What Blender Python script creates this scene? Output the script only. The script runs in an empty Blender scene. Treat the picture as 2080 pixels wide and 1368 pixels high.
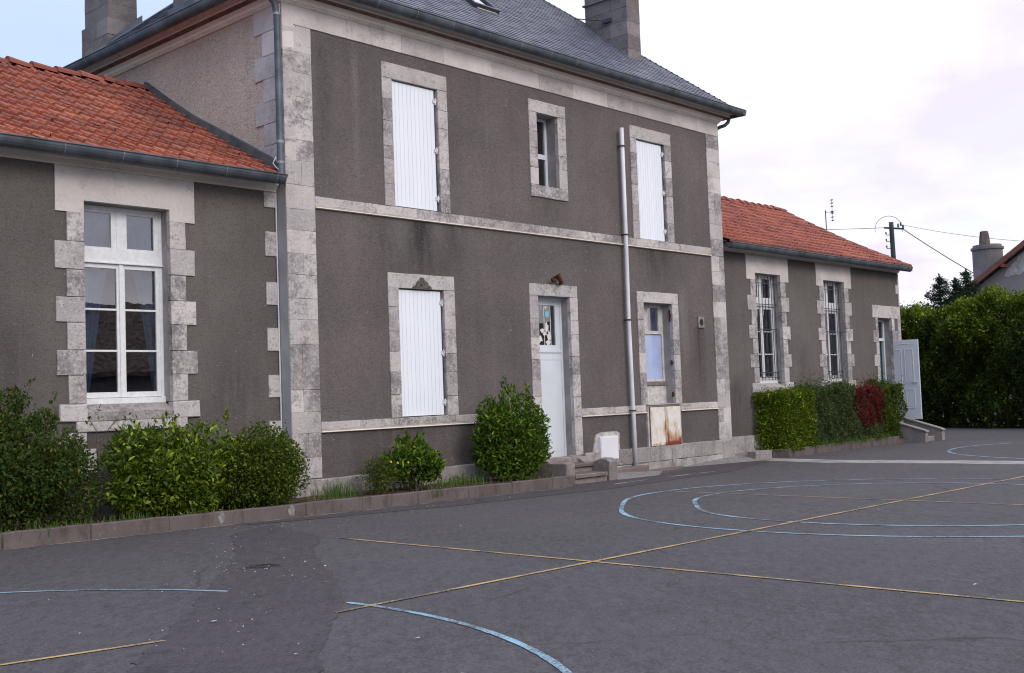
import bpy, bmesh, math, random
import numpy as np
from mathutils import Vector, Matrix
R = math.radians
random.seed(7)
rng = np.random.default_rng(11)
scene = bpy.context.scene
COL = scene.collection

# ------------------------------------------------------------------ camera
CAM = Vector((-9.58144, -13.2, 1.47741))
cd = bpy.data.cameras.new('camera')
cam = bpy.data.objects.new('camera', cd)
COL.objects.link(cam)
_rt = Vector((0.68049202, -0.73184966, -0.03642377))
_up = Vector((-0.01431849, -0.06297925, 0.99791212))
_fw = Vector((0.73261559, 0.67854970, 0.05333586))
cam.matrix_world = Matrix(((_rt.x, _up.x, -_fw.x, CAM.x), (_rt.y, _up.y, -_fw.y, CAM.y),
                           (_rt.z, _up.z, -_fw.z, CAM.z), (0, 0, 0, 1)))
cd.sensor_width = 36.0
cd.lens = 2277.62 / 2080 * 36.0
cd.clip_start = 0.1
cd.clip_end = 3000
scene.camera = cam

# ------------------------------------------------------------------ sky, sun, exposure
SUN_EL, SUN_AZ = R(31), R(186)          # azimuth clockwise from +Y
scene.view_settings.view_transform = 'Standard'
scene.view_settings.look = 'None'
scene.view_settings.exposure = 0.0
scene.view_settings.gamma = 1.0
scene.cycles.filter_width = 1.15
world = bpy.data.worlds.new('World')
scene.world = world
world.use_nodes = True


class NT:
    """short-hand for building node trees"""
    def __init__(s, tree):
        s.t = tree

    def n(s, kind, ins=None, **props):
        nd = s.t.nodes.new(kind)
        for k, v in props.items():
            setattr(nd, k, v)
        for k, v in (ins or {}).items():
            s.put(nd.inputs[k], v)
        return nd

    def put(s, sock, v):
        if isinstance(v, bpy.types.NodeSocket):
            s.t.links.new(v, sock)
        elif isinstance(v, tuple) and len(v) == 3 and sock.type == 'RGBA':
            sock.default_value = (*v, 1)
        else:
            sock.default_value = v

    def math(s, op, a, b=0.0, c=None, clamp=False):
        nd = s.n('ShaderNodeMath', operation=op, use_clamp=clamp)
        s.put(nd.inputs[0], a)
        s.put(nd.inputs[1], b)
        if c is not None:
            s.put(nd.inputs[2], c)
        return nd.outputs[0]

    def pos(s):
        return s.n('ShaderNodeNewGeometry').outputs['Position']

    def island(s):
        return s.n('ShaderNodeNewGeometry').outputs['Random Per Island']

    def scaled(s, vec, sc):
        nd = s.n('ShaderNodeVectorMath', operation='MULTIPLY')
        s.put(nd.inputs[0], vec)
        nd.inputs[1].default_value = sc
        return nd.outputs[0]

    def noise(s, scale, detail=4, rough=0.55, vec=None, stretch=None, out='Fac', dist=0.0):
        v = vec if vec is not None else s.pos()
        if stretch:
            v = s.scaled(v, stretch)
        nd = s.n('ShaderNodeTexNoise', {'Vector': v, 'Scale': scale, 'Detail': detail, 'Roughness': rough, 'Distortion': dist})
        return nd.outputs[out]

    def ramp(s, fac, lo, hi, a=0.0, b=1.0):
        nd = s.n('ShaderNodeMapRange', {'Value': fac, 'From Min': lo, 'From Max': hi, 'To Min': a, 'To Max': b})
        nd.clamp = True
        return nd.outputs[0]

    def mix(s, fac, a, b, mode='MIX'):
        nd = s.n('ShaderNodeMix', data_type='RGBA', blend_type=mode)
        s.put(nd.inputs[0], fac)
        s.put(nd.inputs[6], a)
        s.put(nd.inputs[7], b)
        return nd.outputs[2]

    def xyz(s, vec):
        nd = s.n('ShaderNodeSeparateXYZ')
        s.put(nd.inputs[0], vec)
        return nd.outputs

    def bump(s, h, strength=0.5, dist=0.01, normal=None):
        nd = s.n('ShaderNodeBump', {'Height': h, 'Strength': strength, 'Distance': dist})
        if normal is not None:
            s.put(nd.inputs['Normal'], normal)
        return nd.outputs[0]


w = NT(world.node_tree)
world.node_tree.nodes.clear()
sky = w.n('ShaderNodeTexSky', sky_type='NISHITA', sun_disc=False, sun_elevation=SUN_EL, sun_rotation=SUN_AZ)
dirv = w.n('ShaderNodeTexCoord').outputs['Generated']
dx, dy, dz = w.xyz(dirv)
den = w.math('ADD', w.math('MAXIMUM', dz, 0.0), 0.22)
cu, cv = w.math('DIVIDE', dx, den), w.math('DIVIDE', dy, den)
cvec = w.n('ShaderNodeCombineXYZ', {0: cu, 1: cv, 2: 0.35}).outputs[0]
n1 = w.noise(0.9, 6, 0.55, vec=cvec)
n2 = w.noise(1.5, 5, 0.55, vec=w.n('ShaderNodeVectorMath', {0: cvec, 1: (4.1, 7.3, 2.0)}, operation='ADD').outputs[0])
side = w.math('ADD', w.math('MULTIPLY', dx, 0.681), w.math('MULTIPLY', dy, -0.732))   # towards the east side
cover = w.math('ADD', w.math('MULTIPLY', n1, 1.1), w.math('MULTIPLY', side, 1.5))
cmask = w.ramp(cover, 0.17, 0.78)
shade = w.ramp(n2, 0.45, 0.68)
cloud = w.mix(shade, (12.5, 12.1, 12.8), (9.2, 8.7, 10.1))
blue2 = w.ramp(w.noise(1.1, 4, 0.5, vec=w.n('ShaderNodeVectorMath', {0: cvec, 1: (9.0, 2.2, 5.0)}, operation='ADD').outputs[0]), 0.50, 0.68, 0, 0.75)
cloud = w.mix(blue2, cloud, (9.4, 10.3, 12.0))
skyc = w.mix(0.85, sky.outputs[0], (7.0, 8.6, 11.4))
final = w.mix(cmask, skyc, cloud)
zen = w.ramp(dz, 0.30, 1.0, 1.0, 1.75)                              # an overcast sky is brightest overhead
final = w.mix(1.0, final, w.n('ShaderNodeCombineColor', {0: zen, 1: zen, 2: zen}).outputs[0], 'MULTIPLY')
bg = w.n('ShaderNodeBackground', {'Color': final, 'Strength': 0.1})
wo = w.n('ShaderNodeOutputWorld', {'Surface': bg.outputs[0]})

sl = bpy.data.lights.new('sun', 'SUN')
sl.energy = 1.4
sl.angle = R(25)
sl.color = (1.0, 0.95, 0.88)
sun = bpy.data.objects.new('sun', sl)
COL.objects.link(sun)
sd = Vector((math.sin(SUN_AZ) * math.cos(SUN_EL), math.cos(SUN_AZ) * math.cos(SUN_EL), math.sin(SUN_EL)))
sun.rotation_euler = sd.to_track_quat('Z', 'Y').to_euler()
sun.location = (-12, -25, 30)


# ------------------------------------------------------------------ materials
def mat(name):
    m = bpy.data.materials.new(name)
    m.use_nodes = True
    m.node_tree.nodes.clear()
    return m, NT(m.node_tree)


def finish(m, t, color, rough=0.8, normal=None, metal=0.0, spec=0.3, extra=None):
    b = t.n('ShaderNodeBsdfPrincipled', {'Base Color': color, 'Roughness': rough, 'Metallic': metal, 'Specular IOR Level': spec})
    if normal is not None:
        t.put(b.inputs['Normal'], normal)
    for k, v in (extra or {}).items():
        t.put(b.inputs[k], v)
    t.n('ShaderNodeOutputMaterial', {'Surface': b.outputs[0]})
    return m


def plain(name, col, rough=0.6, metal=0.0, var=0.12, scale=6.0, bump=0.0, spec=0.3):
    m, t = mat(name)
    n = t.noise(scale, 6, 0.6)
    dark = tuple(c * (1 - 2.2 * var) for c in col)
    lite = tuple(min(1, c * (1 + 1.2 * var)) for c in col)
    c = t.mix(t.ramp(n, 0.3, 0.7), dark, lite)
    nm = t.bump(t.noise(scale * 14, 4, 0.6), bump, 0.006) if bump else None
    return finish(m, t, c, rough, nm, metal, spec)


def stone(name, lichen, light=(0.58, 0.535, 0.52), dark=(0.43, 0.395, 0.39), dirt=(0.15, 0.14, 0.145), bump=0.6):
    m, t = mat(name)
    isl = t.island()
    big = t.noise(1.1, 5, 0.6)
    c = t.mix(t.ramp(big, 0.35, 0.65), light, dark)
    v = t.ramp(isl, 0, 1, 0.78, 1.10)
    c = t.mix(1.0, c, t.n('ShaderNodeCombineColor', {0: v, 1: v, 2: v}).outputs[0], 'MULTIPLY')
    l1 = t.math('ADD', t.math('MULTIPLY', t.noise(5.5, 10, 0.75), 0.5), t.math('MULTIPLY', t.noise(21, 8, 0.85), 0.5))
    l2 = t.noise(1.5, 5, 0.65)
    f = t.math('ADD', l1, t.math('MULTIPLY', t.math('SUBTRACT', l2, 0.5), 0.42))
    f = t.math('ADD', f, t.math('MULTIPLY', t.math('SUBTRACT', t.math('FRACT', t.math('MULTIPLY', isl, 7.31)), 0.5), 0.11))
    c = t.mix(t.ramp(f, 0.535 - 0.065 * lichen, 0.575 - 0.06 * lichen, 0.0, 0.12 + 0.62 * lichen), c, tuple(k * 0.40 for k in light))
    c = t.mix(t.ramp(f, 0.585 - 0.055 * lichen, 0.64 - 0.055 * lichen, 0.0, min(1, 0.20 + 0.65 * lichen)), c, dirt)
    chip = t.ramp(t.noise(19, 9, 0.82), 0.54, 0.60, 0, 0.20 + .65 * lichen)
    c = t.mix(chip, c, tuple(min(.82, k * 1.14) for k in light))
    pit = t.ramp(t.noise(26, 5, 0.8), 0.58, 0.66)
    c = t.mix(t.math('MULTIPLY', pit, 0.7 * lichen + 0.05), c, (0.11, 0.105, 0.105))
    h = t.math('SUBTRACT', t.math('ADD', t.math('MULTIPLY', t.noise(22, 8, 0.75), 1.0), t.math('MULTIPLY', l1, 1.0)), t.math('MULTIPLY', pit, 0.4))
    return finish(m, t, c, 0.92, t.bump(h, bump, 0.022), spec=0.15)


def roughcast(name, col, streaks=(), grain=0.30, bump=0.55):
    m, t = mat(name)
    p = t.pos()
    x, y, z = t.xyz(p)
    c1 = tuple(k * 1.17 for k in col)
    c2 = tuple(k * 0.80 for k in col)
    c = t.mix(t.ramp(t.noise(0.55, 5, 0.6), 0.32, 0.68), c2, c1)
    c = t.mix(t.ramp(t.noise(3.2, 6, 0.6), 0.55, 0.75, 0, 0.30), c, tuple(k * 0.72 for k in col))
    # faint vertical weathering
    vs = t.noise(3.0, 5, 0.6, stretch=(1.6, 1.6, 0.10))
    c = t.mix(t.ramp(vs, 0.52, 0.74, 0, 0.33), c, tuple(k * 0.66 for k in col))
    c = t.mix(t.ramp(t.noise(2.0, 4, 0.6, stretch=(2.2, 2.2, 0.06)), 0.60, 0.75, 0, 0.30), c, tuple(k * 1.4 for k in col))
    low_dark = t.math('MULTIPLY', t.ramp(z, 1.25, 0.55, 0, 0.55), t.ramp(t.noise(1.4, 5, 0.65), 0.34, 0.60))  # patchy darker tone towards the bottom of the wall
    c = t.mix(low_dark, c, tuple(k * 0.5 for k in col))
    for (xc, hw, zt, ln, st, tone) in streaks:
        fx = t.ramp(t.math('ABSOLUTE', t.math('SUBTRACT', x, xc)), hw, hw * 0.2)
        fz = t.math('MULTIPLY', t.ramp(z, zt - ln, zt - ln * .25), t.ramp(z, zt + (0.02 if zt in (4.35, 1.06, 5.06, 2.8) else .45), zt))
        fn = t.ramp(t.noise(5.0, 6, 0.7, stretch=(1.5, 1, 0.22)), 0.30, 0.55, 0.1, 1.0)
        fac = t.math('MULTIPLY', t.math('MULTIPLY', fx, fz), t.math('MULTIPLY', fn, st))
        c = t.mix(fac, c, tone)
    g = t.noise(33, 4, 0.85, stretch=(1, 1, 1.5))
    g2 = t.noise(15, 5, 0.8, stretch=(1, 1, 1.7))
    c = t.mix(t.ramp(g2, 0.47, 0.36, 0, grain * 1.3), c, tuple(k * 0.5 for k in col))
    c = t.mix(t.ramp(g, 0.46, 0.36, 0, grain * 2.2), c, tuple(k * 0.38 for k in col))
    c = t.mix(t.ramp(g, 0.54, 0.66, 0, grain * 1.0), c, tuple(k * 1.7 for k in col))
    c = t.mix(t.ramp(g2, 0.56, 0.70, 0, grain * 0.7), c, tuple(k * 1.4 for k in col))
    sp = t.ramp(t.noise(23, 2, 0.5), 0.735, 0.76, 0, 0.6)
    c = t.mix(sp, c, tuple(k * 3.0 for k in col))
    h = t.math('ADD', g, g2)
    return finish(m, t, c, 0.95, t.bump(h, bump, 0.02), spec=0.1)


BL = (0.045, 0.042, 0.042)
PALE = (0.24, 0.22, 0.21)
M = {}
M['render_main'] = roughcast('brown grey roughcast', (0.141, 0.121, 0.117), [
    (2.6, 1.2, 4.35, 1.3, 1.0, BL), (2.2, 0.35, 4.35, 0.9, 0.5, PALE), (3.0, 0.3, 4.35, 0.7, 0.45, PALE),
    (9.05, 0.8, 4.35, 0.9, 0.75, BL), (10.55, 0.28, 2.8, 1.6, 0.75, BL), (6.9, 1.1, 4.35, 0.6, 0.35, BL),
    (9.95, 0.25, 3.3, 2.1, 0.5, PALE), (2.0, 1.6, 1.06, 0.7, 0.5, BL), (4.2, 0.9, 1.06, 0.7, 0.55, BL),
    (1.35, 0.10, 6.6, 2.3, 0.5, PALE), (0.75, 0.25, 6.6, 2.3, 0.45, BL), (5.85, 0.7, 5.06, 0.6, 0.4, BL)])
M['render_wing'] = roughcast('grey roughcast of wings', (0.140, 0.123, 0.116), [
    (-0.75, 0.6, 1.9, 1.3, 0.5, BL), (15.5, 0.5, 2.2, 1.6, 0.4, BL), (-3.9, 0.5, 2.4, 1.8, 0.4, BL),
    (-2.4, 1.2, 1.25, 0.9, 0.6, BL), (12.3, 0.5, 1.4, 1.1, 0.6, BL)])
M['render_side'] = roughcast('old tan roughcast', (0.55, 0.445, 0.375), [(0, 4, 0, 1, 0.0, BL)], grain=0.40, bump=0.8)
M['stone'] = stone('weathered limestone', 0.8)
M['stone_clean'] = stone('clean limestone', 0.22, light=(0.66, 0.605, 0.58), dark=(0.50, 0.455, 0.44), bump=0.35)
M['stone_plinth'] = stone('plinth limestone', 0.55, light=(0.47, 0.43, 0.415), dark=(0.31, 0.285, 0.28))
M['stone_moss'] = stone('mossy sill stone', 0.9, light=(0.40, 0.365, 0.35), dark=(0.22, 0.20, 0.195))
M['stone_chimney'] = stone('chimney stone', 0.55, light=(0.25, 0.222, 0.215), dark=(0.145, 0.132, 0.135))
M['cornice'] = stone('painted cornice stone', 0.12, light=(0.80, 0.73, 0.65), dark=(0.68, 0.61, 0.54), bump=0.2)
M['cement'] = plain('grey cement render', (0.33, 0.31, 0.305), 0.92, var=0.16, scale=2.5, bump=0.35, spec=0.1)
M['soffit'] = plain('brown soffit', (0.17, 0.095, 0.07), 0.85, var=0.25, scale=6)  # dark brown tone for the underside faces of the cornice
M['return'] = plain('pale grey painted render', (0.42, 0.41, 0.415), 0.9, var=0.10, scale=1.5, bump=0.2, spec=0.1)
M['broken'] = plain('broken dark stone', (0.13, 0.115, 0.105), 0.95, var=0.4, scale=22, bump=0.8, spec=0.1)
M['cement_dark'] = plain('dark cement fillet', (0.115, 0.112, 0.112), 0.95, var=0.2, scale=4, bump=0.5, spec=0.1)
M['cement_pale'] = plain('pale patching cement', (0.46, 0.43, 0.41), 0.92, var=0.18, scale=9, bump=0.4, spec=0.1)
M['mortar_grey'] = plain('grey mortar smear', (0.25, 0.235, 0.228), 0.95, var=0.2, scale=20, spec=0.1)
M['mortar'] = plain('mortar', (0.13, 0.12, 0.115), 0.95, var=0.2, scale=12, spec=0.1)
M['zinc'] = plain('weathered zinc', (0.105, 0.122, 0.142), 0.55, 0.45, var=0.22, scale=3.0, bump=0.06)
M['zinc_joint'] = plain('zinc joint', (0.25, 0.27, 0.29), 0.5, 0.5, var=0.1)
M['pvc'] = plain('grey white plastic pipe', (0.66, 0.66, 0.69), 0.4, var=0.08, scale=1.5)
M['paint_white'] = plain('old white window paint', (0.70, 0.71, 0.72), 0.5, var=0.06, scale=14, bump=0.12)
M['paint_worn'] = plain('worn white paint', (0.58, 0.55, 0.52), 0.7, var=0.16, scale=14, bump=0.3)
M['pvc_white'] = plain('white door plastic', (0.62, 0.655, 0.70), 0.35, var=0.05, scale=1.2)
M['door_grey'] = plain('lilac white door paint', (0.66, 0.67, 0.72), 0.45, var=0.06, scale=1.0)
M['teal'] = plain('dark teal paint', (0.045, 0.095, 0.105), 0.45, var=0.1)
M['hinge'] = plain('galvanised hinge', (0.62, 0.61, 0.62), 0.5, 0.2, var=0.15, scale=30)
M['iron'] = plain('dark painted iron', (0.06, 0.06, 0.085), 0.5, 0.3, var=0.2)
M['rust'] = plain('rusted iron', (0.12, 0.045, 0.03), 0.85, 0.1, var=0.35, scale=25, bump=0.4)
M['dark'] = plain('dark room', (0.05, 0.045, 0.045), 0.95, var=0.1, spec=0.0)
M['black'] = plain('black rubber', (0.012, 0.012, 0.013), 0.6, var=0.1)
M['soil'] = plain('planter soil', (0.085, 0.062, 0.047), 0.97, var=0.35, scale=9, bump=0.7, spec=0.05)
M['dirt'] = plain('dark trodden dirt', (0.050, 0.042, 0.045), 0.97, var=0.35, scale=14, bump=0.5, spec=0.05)
M['bark'] = plain('bark', (0.10, 0.075, 0.055), 0.95, var=0.3, scale=12, bump=0.5, spec=0.05)
M['wood_pole'] = plain('green grey wooden pole', (0.045, 0.06, 0.066), 0.85, var=0.2, scale=5)
M['porcelain'] = plain('insulator', (0.05, 0.10, 0.11), 0.4, var=0.1)
M['curtain'] = plain('blue curtain', (0.20, 0.37, 0.62), 0.9, var=0.15, scale=3, spec=0.05)
M['net'] = plain('grey net curtain', (0.23, 0.23, 0.28), 0.95, var=0.1, scale=5, spec=0.05)
M['film'] = plain('frosted blue glass', (0.42, 0.50, 0.74), 0.12, var=0.10, scale=1.4, spec=0.6)
M['white_enamel'] = plain('white enamel box', (0.70, 0.70, 0.73), 0.4, var=0.04, scale=2)
M['vent'] = plain('stained vent', (0.25, 0.235, 0.20), 0.8, var=0.25, scale=20)
M['gablewall'] = plain('mauve grey house render', (0.26, 0.235, 0.235), 0.95, var=0.08, scale=0.6, bump=0.2, spec=0.05)
M['rake'] = plain('brown red barge board', (0.20, 0.075, 0.055), 0.7, var=0.15, scale=4)
M['roof_grey'] = plain('grey fibre roof sheet', (0.33, 0.31, 0.31), 0.9, var=0.2, scale=3)
M['concrete'] = plain('pale concrete channel', (0.30, 0.28, 0.275), 0.93, var=0.2, scale=2.2, bump=0.4, spec=0.1)
M['step_stone'] = stone('worn step stone', 0.75, light=(0.37, 0.325, 0.305), dark=(0.21, 0.188, 0.182), bump=0.8)
M['nosing'] = stone('red brown step nosing', 0.4, light=(0.23, 0.175, 0.165), dark=(0.13, 0.10, 0.097))
M['petal'] = plain('pale petals', (0.58, 0.52, 0.52), 0.8, var=0.1)
M['yellow_flower'] = plain('yellow flower', (0.75, 0.48, 0.02), 0.7, var=0.1)
M['sticker'] = plain('white window sticker', (0.68, 0.66, 0.64), 0.5, var=0.05)
M['sticker_blue'] = plain('cyan window sticker', (0.18, 0.52, 0.66), 0.5, var=0.05)


def _kerb():
    m, t = mat('red grey kerb concrete')
    isl = t.island()
    c = t.mix(t.ramp(t.noise(2.2, 6, 0.65), 0.3, 0.7), (0.098, 0.078, 0.074), (0.152, 0.124, 0.119))
    c = t.mix(t.ramp(isl, 0, 1, 0, 0.5), c, (0.150, 0.122, 0.118))
    c = t.mix(t.ramp(t.noise(7, 7, 0.7), 0.58, 0.68, 0, 0.4), c, (0.25, 0.215, 0.205))
    c = t.mix(t.ramp(t.noise(5, 6, 0.7, stretch=(1, 1, 0.4)), 0.50, 0.66, 0, 0.75), c, (0.066, 0.052, 0.050))
    c = t.mix(t.ramp(t.noise(90, 3, 0.7), 0.60, 0.7, 0, 0.5), c, (0.08, 0.07, 0.07))
    return finish(m, t, c, 0.93, t.bump(t.noise(40, 6, 0.7), 0.6, 0.012), spec=0.1)


M['kerb'] = _kerb()


def _asphalt(name, base, lightpatch):
    m, t = mat(name)
    p = t.pos()
    c1 = tuple(k * 0.86 for k in base)
    c2 = tuple(k * 1.14 for k in base)
    c = t.mix(t.ramp(t.noise(0.22, 5, 0.6), 0.35, 0.65), c1, c2)
    c = t.mix(t.ramp(t.noise(1.3, 7, 0.68), 0.50, 0.72, 0, 0.35 * lightpatch), c, tuple(k * 1.35 for k in base))
    c = t.mix(t.ramp(t.noise(0.75, 8, 0.72), 0.60, 0.68, 0, 0.42), c, tuple(k * 0.62 for k in base))
    # small dark mossy stains, drawn out along the fall of the yard
    rot = t.n('ShaderNodeVectorRotate', {'Vector': p, 'Angle': 0.75}, rotation_type='Z_AXIS').outputs[0]
    st = t.noise(1.7, 8, 0.78, vec=rot, stretch=(1.0, 0.45, 1.0))
    c = t.mix(t.ramp(st, 0.625, 0.66, 0, 0.75), c, tuple(k * 0.38 for k in base))
    st2 = t.noise(7.5, 5, 0.7)
    c = t.mix(t.ramp(st2, 0.62, 0.70, 0, 0.5), c, tuple(k * 0.55 for k in base))
    g = t.noise(48, 5, 0.9)
    c = t.mix(t.ramp(g, 0.52, 0.62, 0, 0.65), c, tuple(k * 1.9 for k in base))
    c = t.mix(t.ramp(g, 0.48, 0.39, 0, 0.75), c, tuple(k * 0.36 for k in base))
    gb = t.noise(14, 5, 0.75, vec=rot, stretch=(1.0, 0.45, 1.0))
    c = t.mix(t.ramp(gb, 0.53, 0.64, 0, 0.45), c, tuple(k * 1.5 for k in base))
    c = t.mix(t.ramp(gb, 0.47, 0.37, 0, 0.55), c, tuple(k * 0.55 for k in base))
    fl = t.ramp(t.noise(31, 2, 0.4), 0.765, 0.785, 0, 0.7)
    c = t.mix(fl, c, (0.30, 0.28, 0.28))
    cr = t.n('ShaderNodeTexVoronoi', {'Vector': t.mix(0.35, p, t.noise(1.5, 4, out='Color')), 'Scale': 0.33}, feature='DISTANCE_TO_EDGE').outputs[0]
    crk = t.math('MULTIPLY', t.ramp(cr, 0.006, 0.001), t.ramp(t.noise(0.6, 3), 0.50, 0.58))
    c = t.mix(t.math('MULTIPLY', crk, 0.6), c, tuple(k * 0.42 for k in base))
    h = t.math('SUBTRACT', t.math('ADD', g, t.math('MULTIPLY', t.noise(45, 4, 0.7), 0.6)), t.math('MULTIPLY', crk, 0.6))
    return finish(m, t, c, 0.88, t.bump(h, 0.55, 0.010), spec=0.25)


M['asphalt'] = _asphalt('old asphalt', (0.073, 0.066, 0.071), 1.0)
M['asphalt_dark'] = _asphalt('darker asphalt', (0.060, 0.0525, 0.058), 0.4)
M['apron'] = _asphalt('concrete asphalt apron', (0.185, 0.170, 0.168), 1.0)


def _line(name, col, wear):
    m, t = mat(name)
    c = t.mix(t.ramp(t.noise(6, 5, 0.6), 0.3, 0.7), tuple(k * 0.82 for k in col), tuple(k * 1.1 for k in col))
    wn = t.math('ADD', t.math('MULTIPLY', t.noise(55, 5, 0.8), 0.65), t.math('MULTIPLY', t.noise(1.6, 4, 0.6), 0.5))
    f = t.ramp(wn, 0.60 - wear, 0.68 - wear, 0.06, 1.0)
    c = t.mix(f, c, (0.085, 0.078, 0.08))
    return finish(m, t, c, 0.8, spec=0.2)


M['line_blue'] = _line('worn sky blue paint', (0.25, 0.405, 0.51), 0.045)
M['line_yellow'] = _line('worn yellow paint', (0.50, 0.345, 0.15), 0.05)
M['line_white'] = _line('worn white paint line', (0.55, 0.53, 0.53), 0.09)


def _tile(name, red, dirt):
    m, t = mat(name)
    isl = t.island()
    pan = t.n('ShaderNodeAttribute', attribute_name='pan').outputs['Fac']
    c = t.mix(isl, tuple(k * 0.78 for k in red), tuple(k * 1.16 for k in red))
    c = t.mix(t.ramp(isl, 0.86, 0.97, 0, 0.6), c, (0.40, 0.17, 0.10))
    mn = t.math('ADD', t.noise(3.0, 6, 0.65), t.math('MULTIPLY', t.math('SUBTRACT', isl, 0.5), 0.25))
    mp = t.math('MULTIPLY', pan, t.ramp(mn, 0.28, 0.42, 0.6, 0.98))
    c = t.mix(mp, c, dirt)
    c = t.mix(t.ramp(t.noise(9, 7, 0.7), 0.58, 0.70, 0, 0.75), c, tuple(k * 0.8 for k in dirt))
    c = t.mix(t.ramp(t.noise(1.1, 5, 0.65), 0.46, 0.66, 0, 0.6), c, tuple(k * 1.2 for k in dirt))
    c = t.mix(t.ramp(t.noise(3.1, 5, 0.6), 0.645, 0.70, 0, 0.8), c, (0.035, 0.028, 0.025))
    return finish(m, t, c, 0.88, t.bump(t.noise(60, 4, 0.7), 0.3, 0.006), spec=0.15)


M['tile'] = _tile('red clay roof tile', (0.37, 0.108, 0.066), (0.082, 0.042, 0.043))
M['tile_far'] = _tile('pinkish clay roof tile', (0.385, 0.128, 0.092), (0.105, 0.050, 0.048))
M['tile_ridge'] = _tile('grimy ridge tile', (0.27, 0.085, 0.06), (0.11, 0.07, 0.062))
M['tile_edge'] = plain('mossy ridge tile', (0.155, 0.115, 0.10), 0.95, var=0.35, scale=6, bump=0.4, spec=0.1)


def _slate():
    m, t = mat('blue grey slate')
    isl = t.island()
    c = t.mix(isl, (0.078, 0.088, 0.122), (0.138, 0.146, 0.190))
    c = t.mix(t.ramp(t.noise(0.5, 5, 0.6), 0.4, 0.7, 0, 0.5), c, (0.105, 0.105, 0.13))
    c = t.mix(t.ramp(t.noise(8, 6, 0.7), 0.60, 0.72, 0, 0.5), c, (0.22, 0.21, 0.215))
    return finish(m, t, c, 0.55, t.bump(t.noise(30, 4, 0.6), 0.15, 0.004), spec=0.35)


M['slate'] = _slate()


def _shutter():
    m, t = mat('white painted shutter boards')
    isl = t.island()
    c = t.mix(isl, (0.74, 0.77, 0.82), (0.77, 0.80, 0.85))
    c = t.mix(t.ramp(t.noise(1.2, 5, 0.6), 0.45, 0.75, 0, 0.35), c, (0.69, 0.72, 0.77))
    sp = t.ramp(t.noise(15, 3, 0.5), 0.72, 0.76, 0, 0.35)
    c = t.mix(sp, c, (0.45, 0.45, 0.46))
    return finish(m, t, c, 0.45, spec=0.35)


M['shutter'] = _shutter()


def _rusty():
    m, t = mat('rust stained white metal')
    p = t.pos()
    x, y, z = t.xyz(p)
    c = t.mix(t.ramp(t.noise(5, 5, 0.6), 0.35, 0.65), (0.64, 0.58, 0.50), (0.72, 0.70, 0.67))
    rgt = t.ramp(x, 9.08, 9.14)
    low = t.ramp(z, 0.95, 0.42)
    n = t.noise(7, 7, 0.72, stretch=(1, 1, 0.45))
    f1 = t.math('ADD', n, t.math('MULTIPLY', t.math('MULTIPLY', rgt, low), 0.34))
    edge = t.math('MULTIPLY', t.ramp(t.math('ABSOLUTE', t.math('SUBTRACT', x, 9.085)), 0.12, 0.0), 0.20)
    f1 = t.math('ADD', f1, edge)
    f1 = t.math('ADD', f1, t.ramp(z, 0.47, 0.40, 0, 0.20))
    c = t.mix(t.ramp(f1, 0.54, 0.70, 0, 0.75), c, (0.42, 0.22, 0.08))
    c = t.mix(t.ramp(f1, 0.70, 0.86, 0, 0.95), c, (0.20, 0.04, 0.022))
    return finish(m, t, c, 0.7, spec=0.2)


M['rusty'] = _rusty()


def _glass():
    m, t = mat('window glass')
    fr = t.n('ShaderNodeFresnel', {'IOR': 2.55}).outputs[0]
    tr = t.n('ShaderNodeBsdfTransparent', {'Color': (0.86, 0.89, 0.90)})
    gl = t.n('ShaderNodeBsdfGlossy', {'Color': (1, 1, 1), 'Roughness': 0.0})
    nm = t.bump(t.noise(1.6, 2, 0.4), 0.12, 0.02)
    t.put(gl.inputs['Normal'], nm)
    mx = t.n('ShaderNodeMixShader', {0: fr, 1: tr.outputs[0], 2: gl.outputs[0]})
    t.n('ShaderNodeOutputMaterial', {'Surface': mx.outputs[0]})
    return m


M['glass'] = _glass()


def leafmat(name, a, b, young, rough=0.5, spec=0.35, trans=0.16):
    m, t = mat(name)
    isl = t.island()
    c = t.mix(isl, a, b)
    c = t.mix(t.ramp(isl, 0.76, 0.95), c, young)
    c = t.mix(t.ramp(t.noise(3.0, 4, 0.6), 0.4, 0.7, 0, 0.5), c, a)
    b_ = t.n('ShaderNodeBsdfPrincipled', {'Base Color': c, 'Roughness': rough + .1, 'Specular IOR Level': spec * .35})
    tl = t.n('ShaderNodeBsdfTranslucent', {'Color': t.mix(0.5, c, (0.16, 0.26, 0.03))})
    mx = t.n('ShaderNodeMixShader', {0: trans, 1: b_.outputs[0], 2: tl.outputs[0]})
    t.n('ShaderNodeOutputMaterial', {'Surface': mx.outputs[0]})
    return m


M['leaf_laurel'] = leafmat('laurel leaf', (0.036, 0.062, 0.005), (0.105, 0.165, 0.008), (0.31, 0.39, 0.025), 0.36, 0.8)
M['leaf_small'] = leafmat('small leaf shrub', (0.030, 0.052, 0.007), (0.085, 0.125, 0.012), (0.20, 0.21, 0.03))
M['leaf_brown'] = leafmat('rusty mixed leaf', (0.024, 0.048, 0.010), (0.062, 0.105, 0.016), (0.135, 0.105, 0.028))
M['leaf_tall'] = leafmat('bright shrub leaf', (0.032, 0.066, 0.008), (0.080, 0.15, 0.012), (0.21, 0.30, 0.03))
M['leaf_hedge'] = leafmat('hedge leaf', (0.022, 0.036, 0.006), (0.045, 0.066, 0.009), (0.08, 0.105, 0.012), trans=0.12)  # darker leaf copy for the hedge face that lies in shade
M['leaf_hedge_lit'] = leafmat('lit hedge leaf', (0.065, 0.10, 0.010), (0.15, 0.195, 0.014), (0.32, 0.36, 0.02))  # paler leaf copy, the light on the hedge top put into its colour
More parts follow.
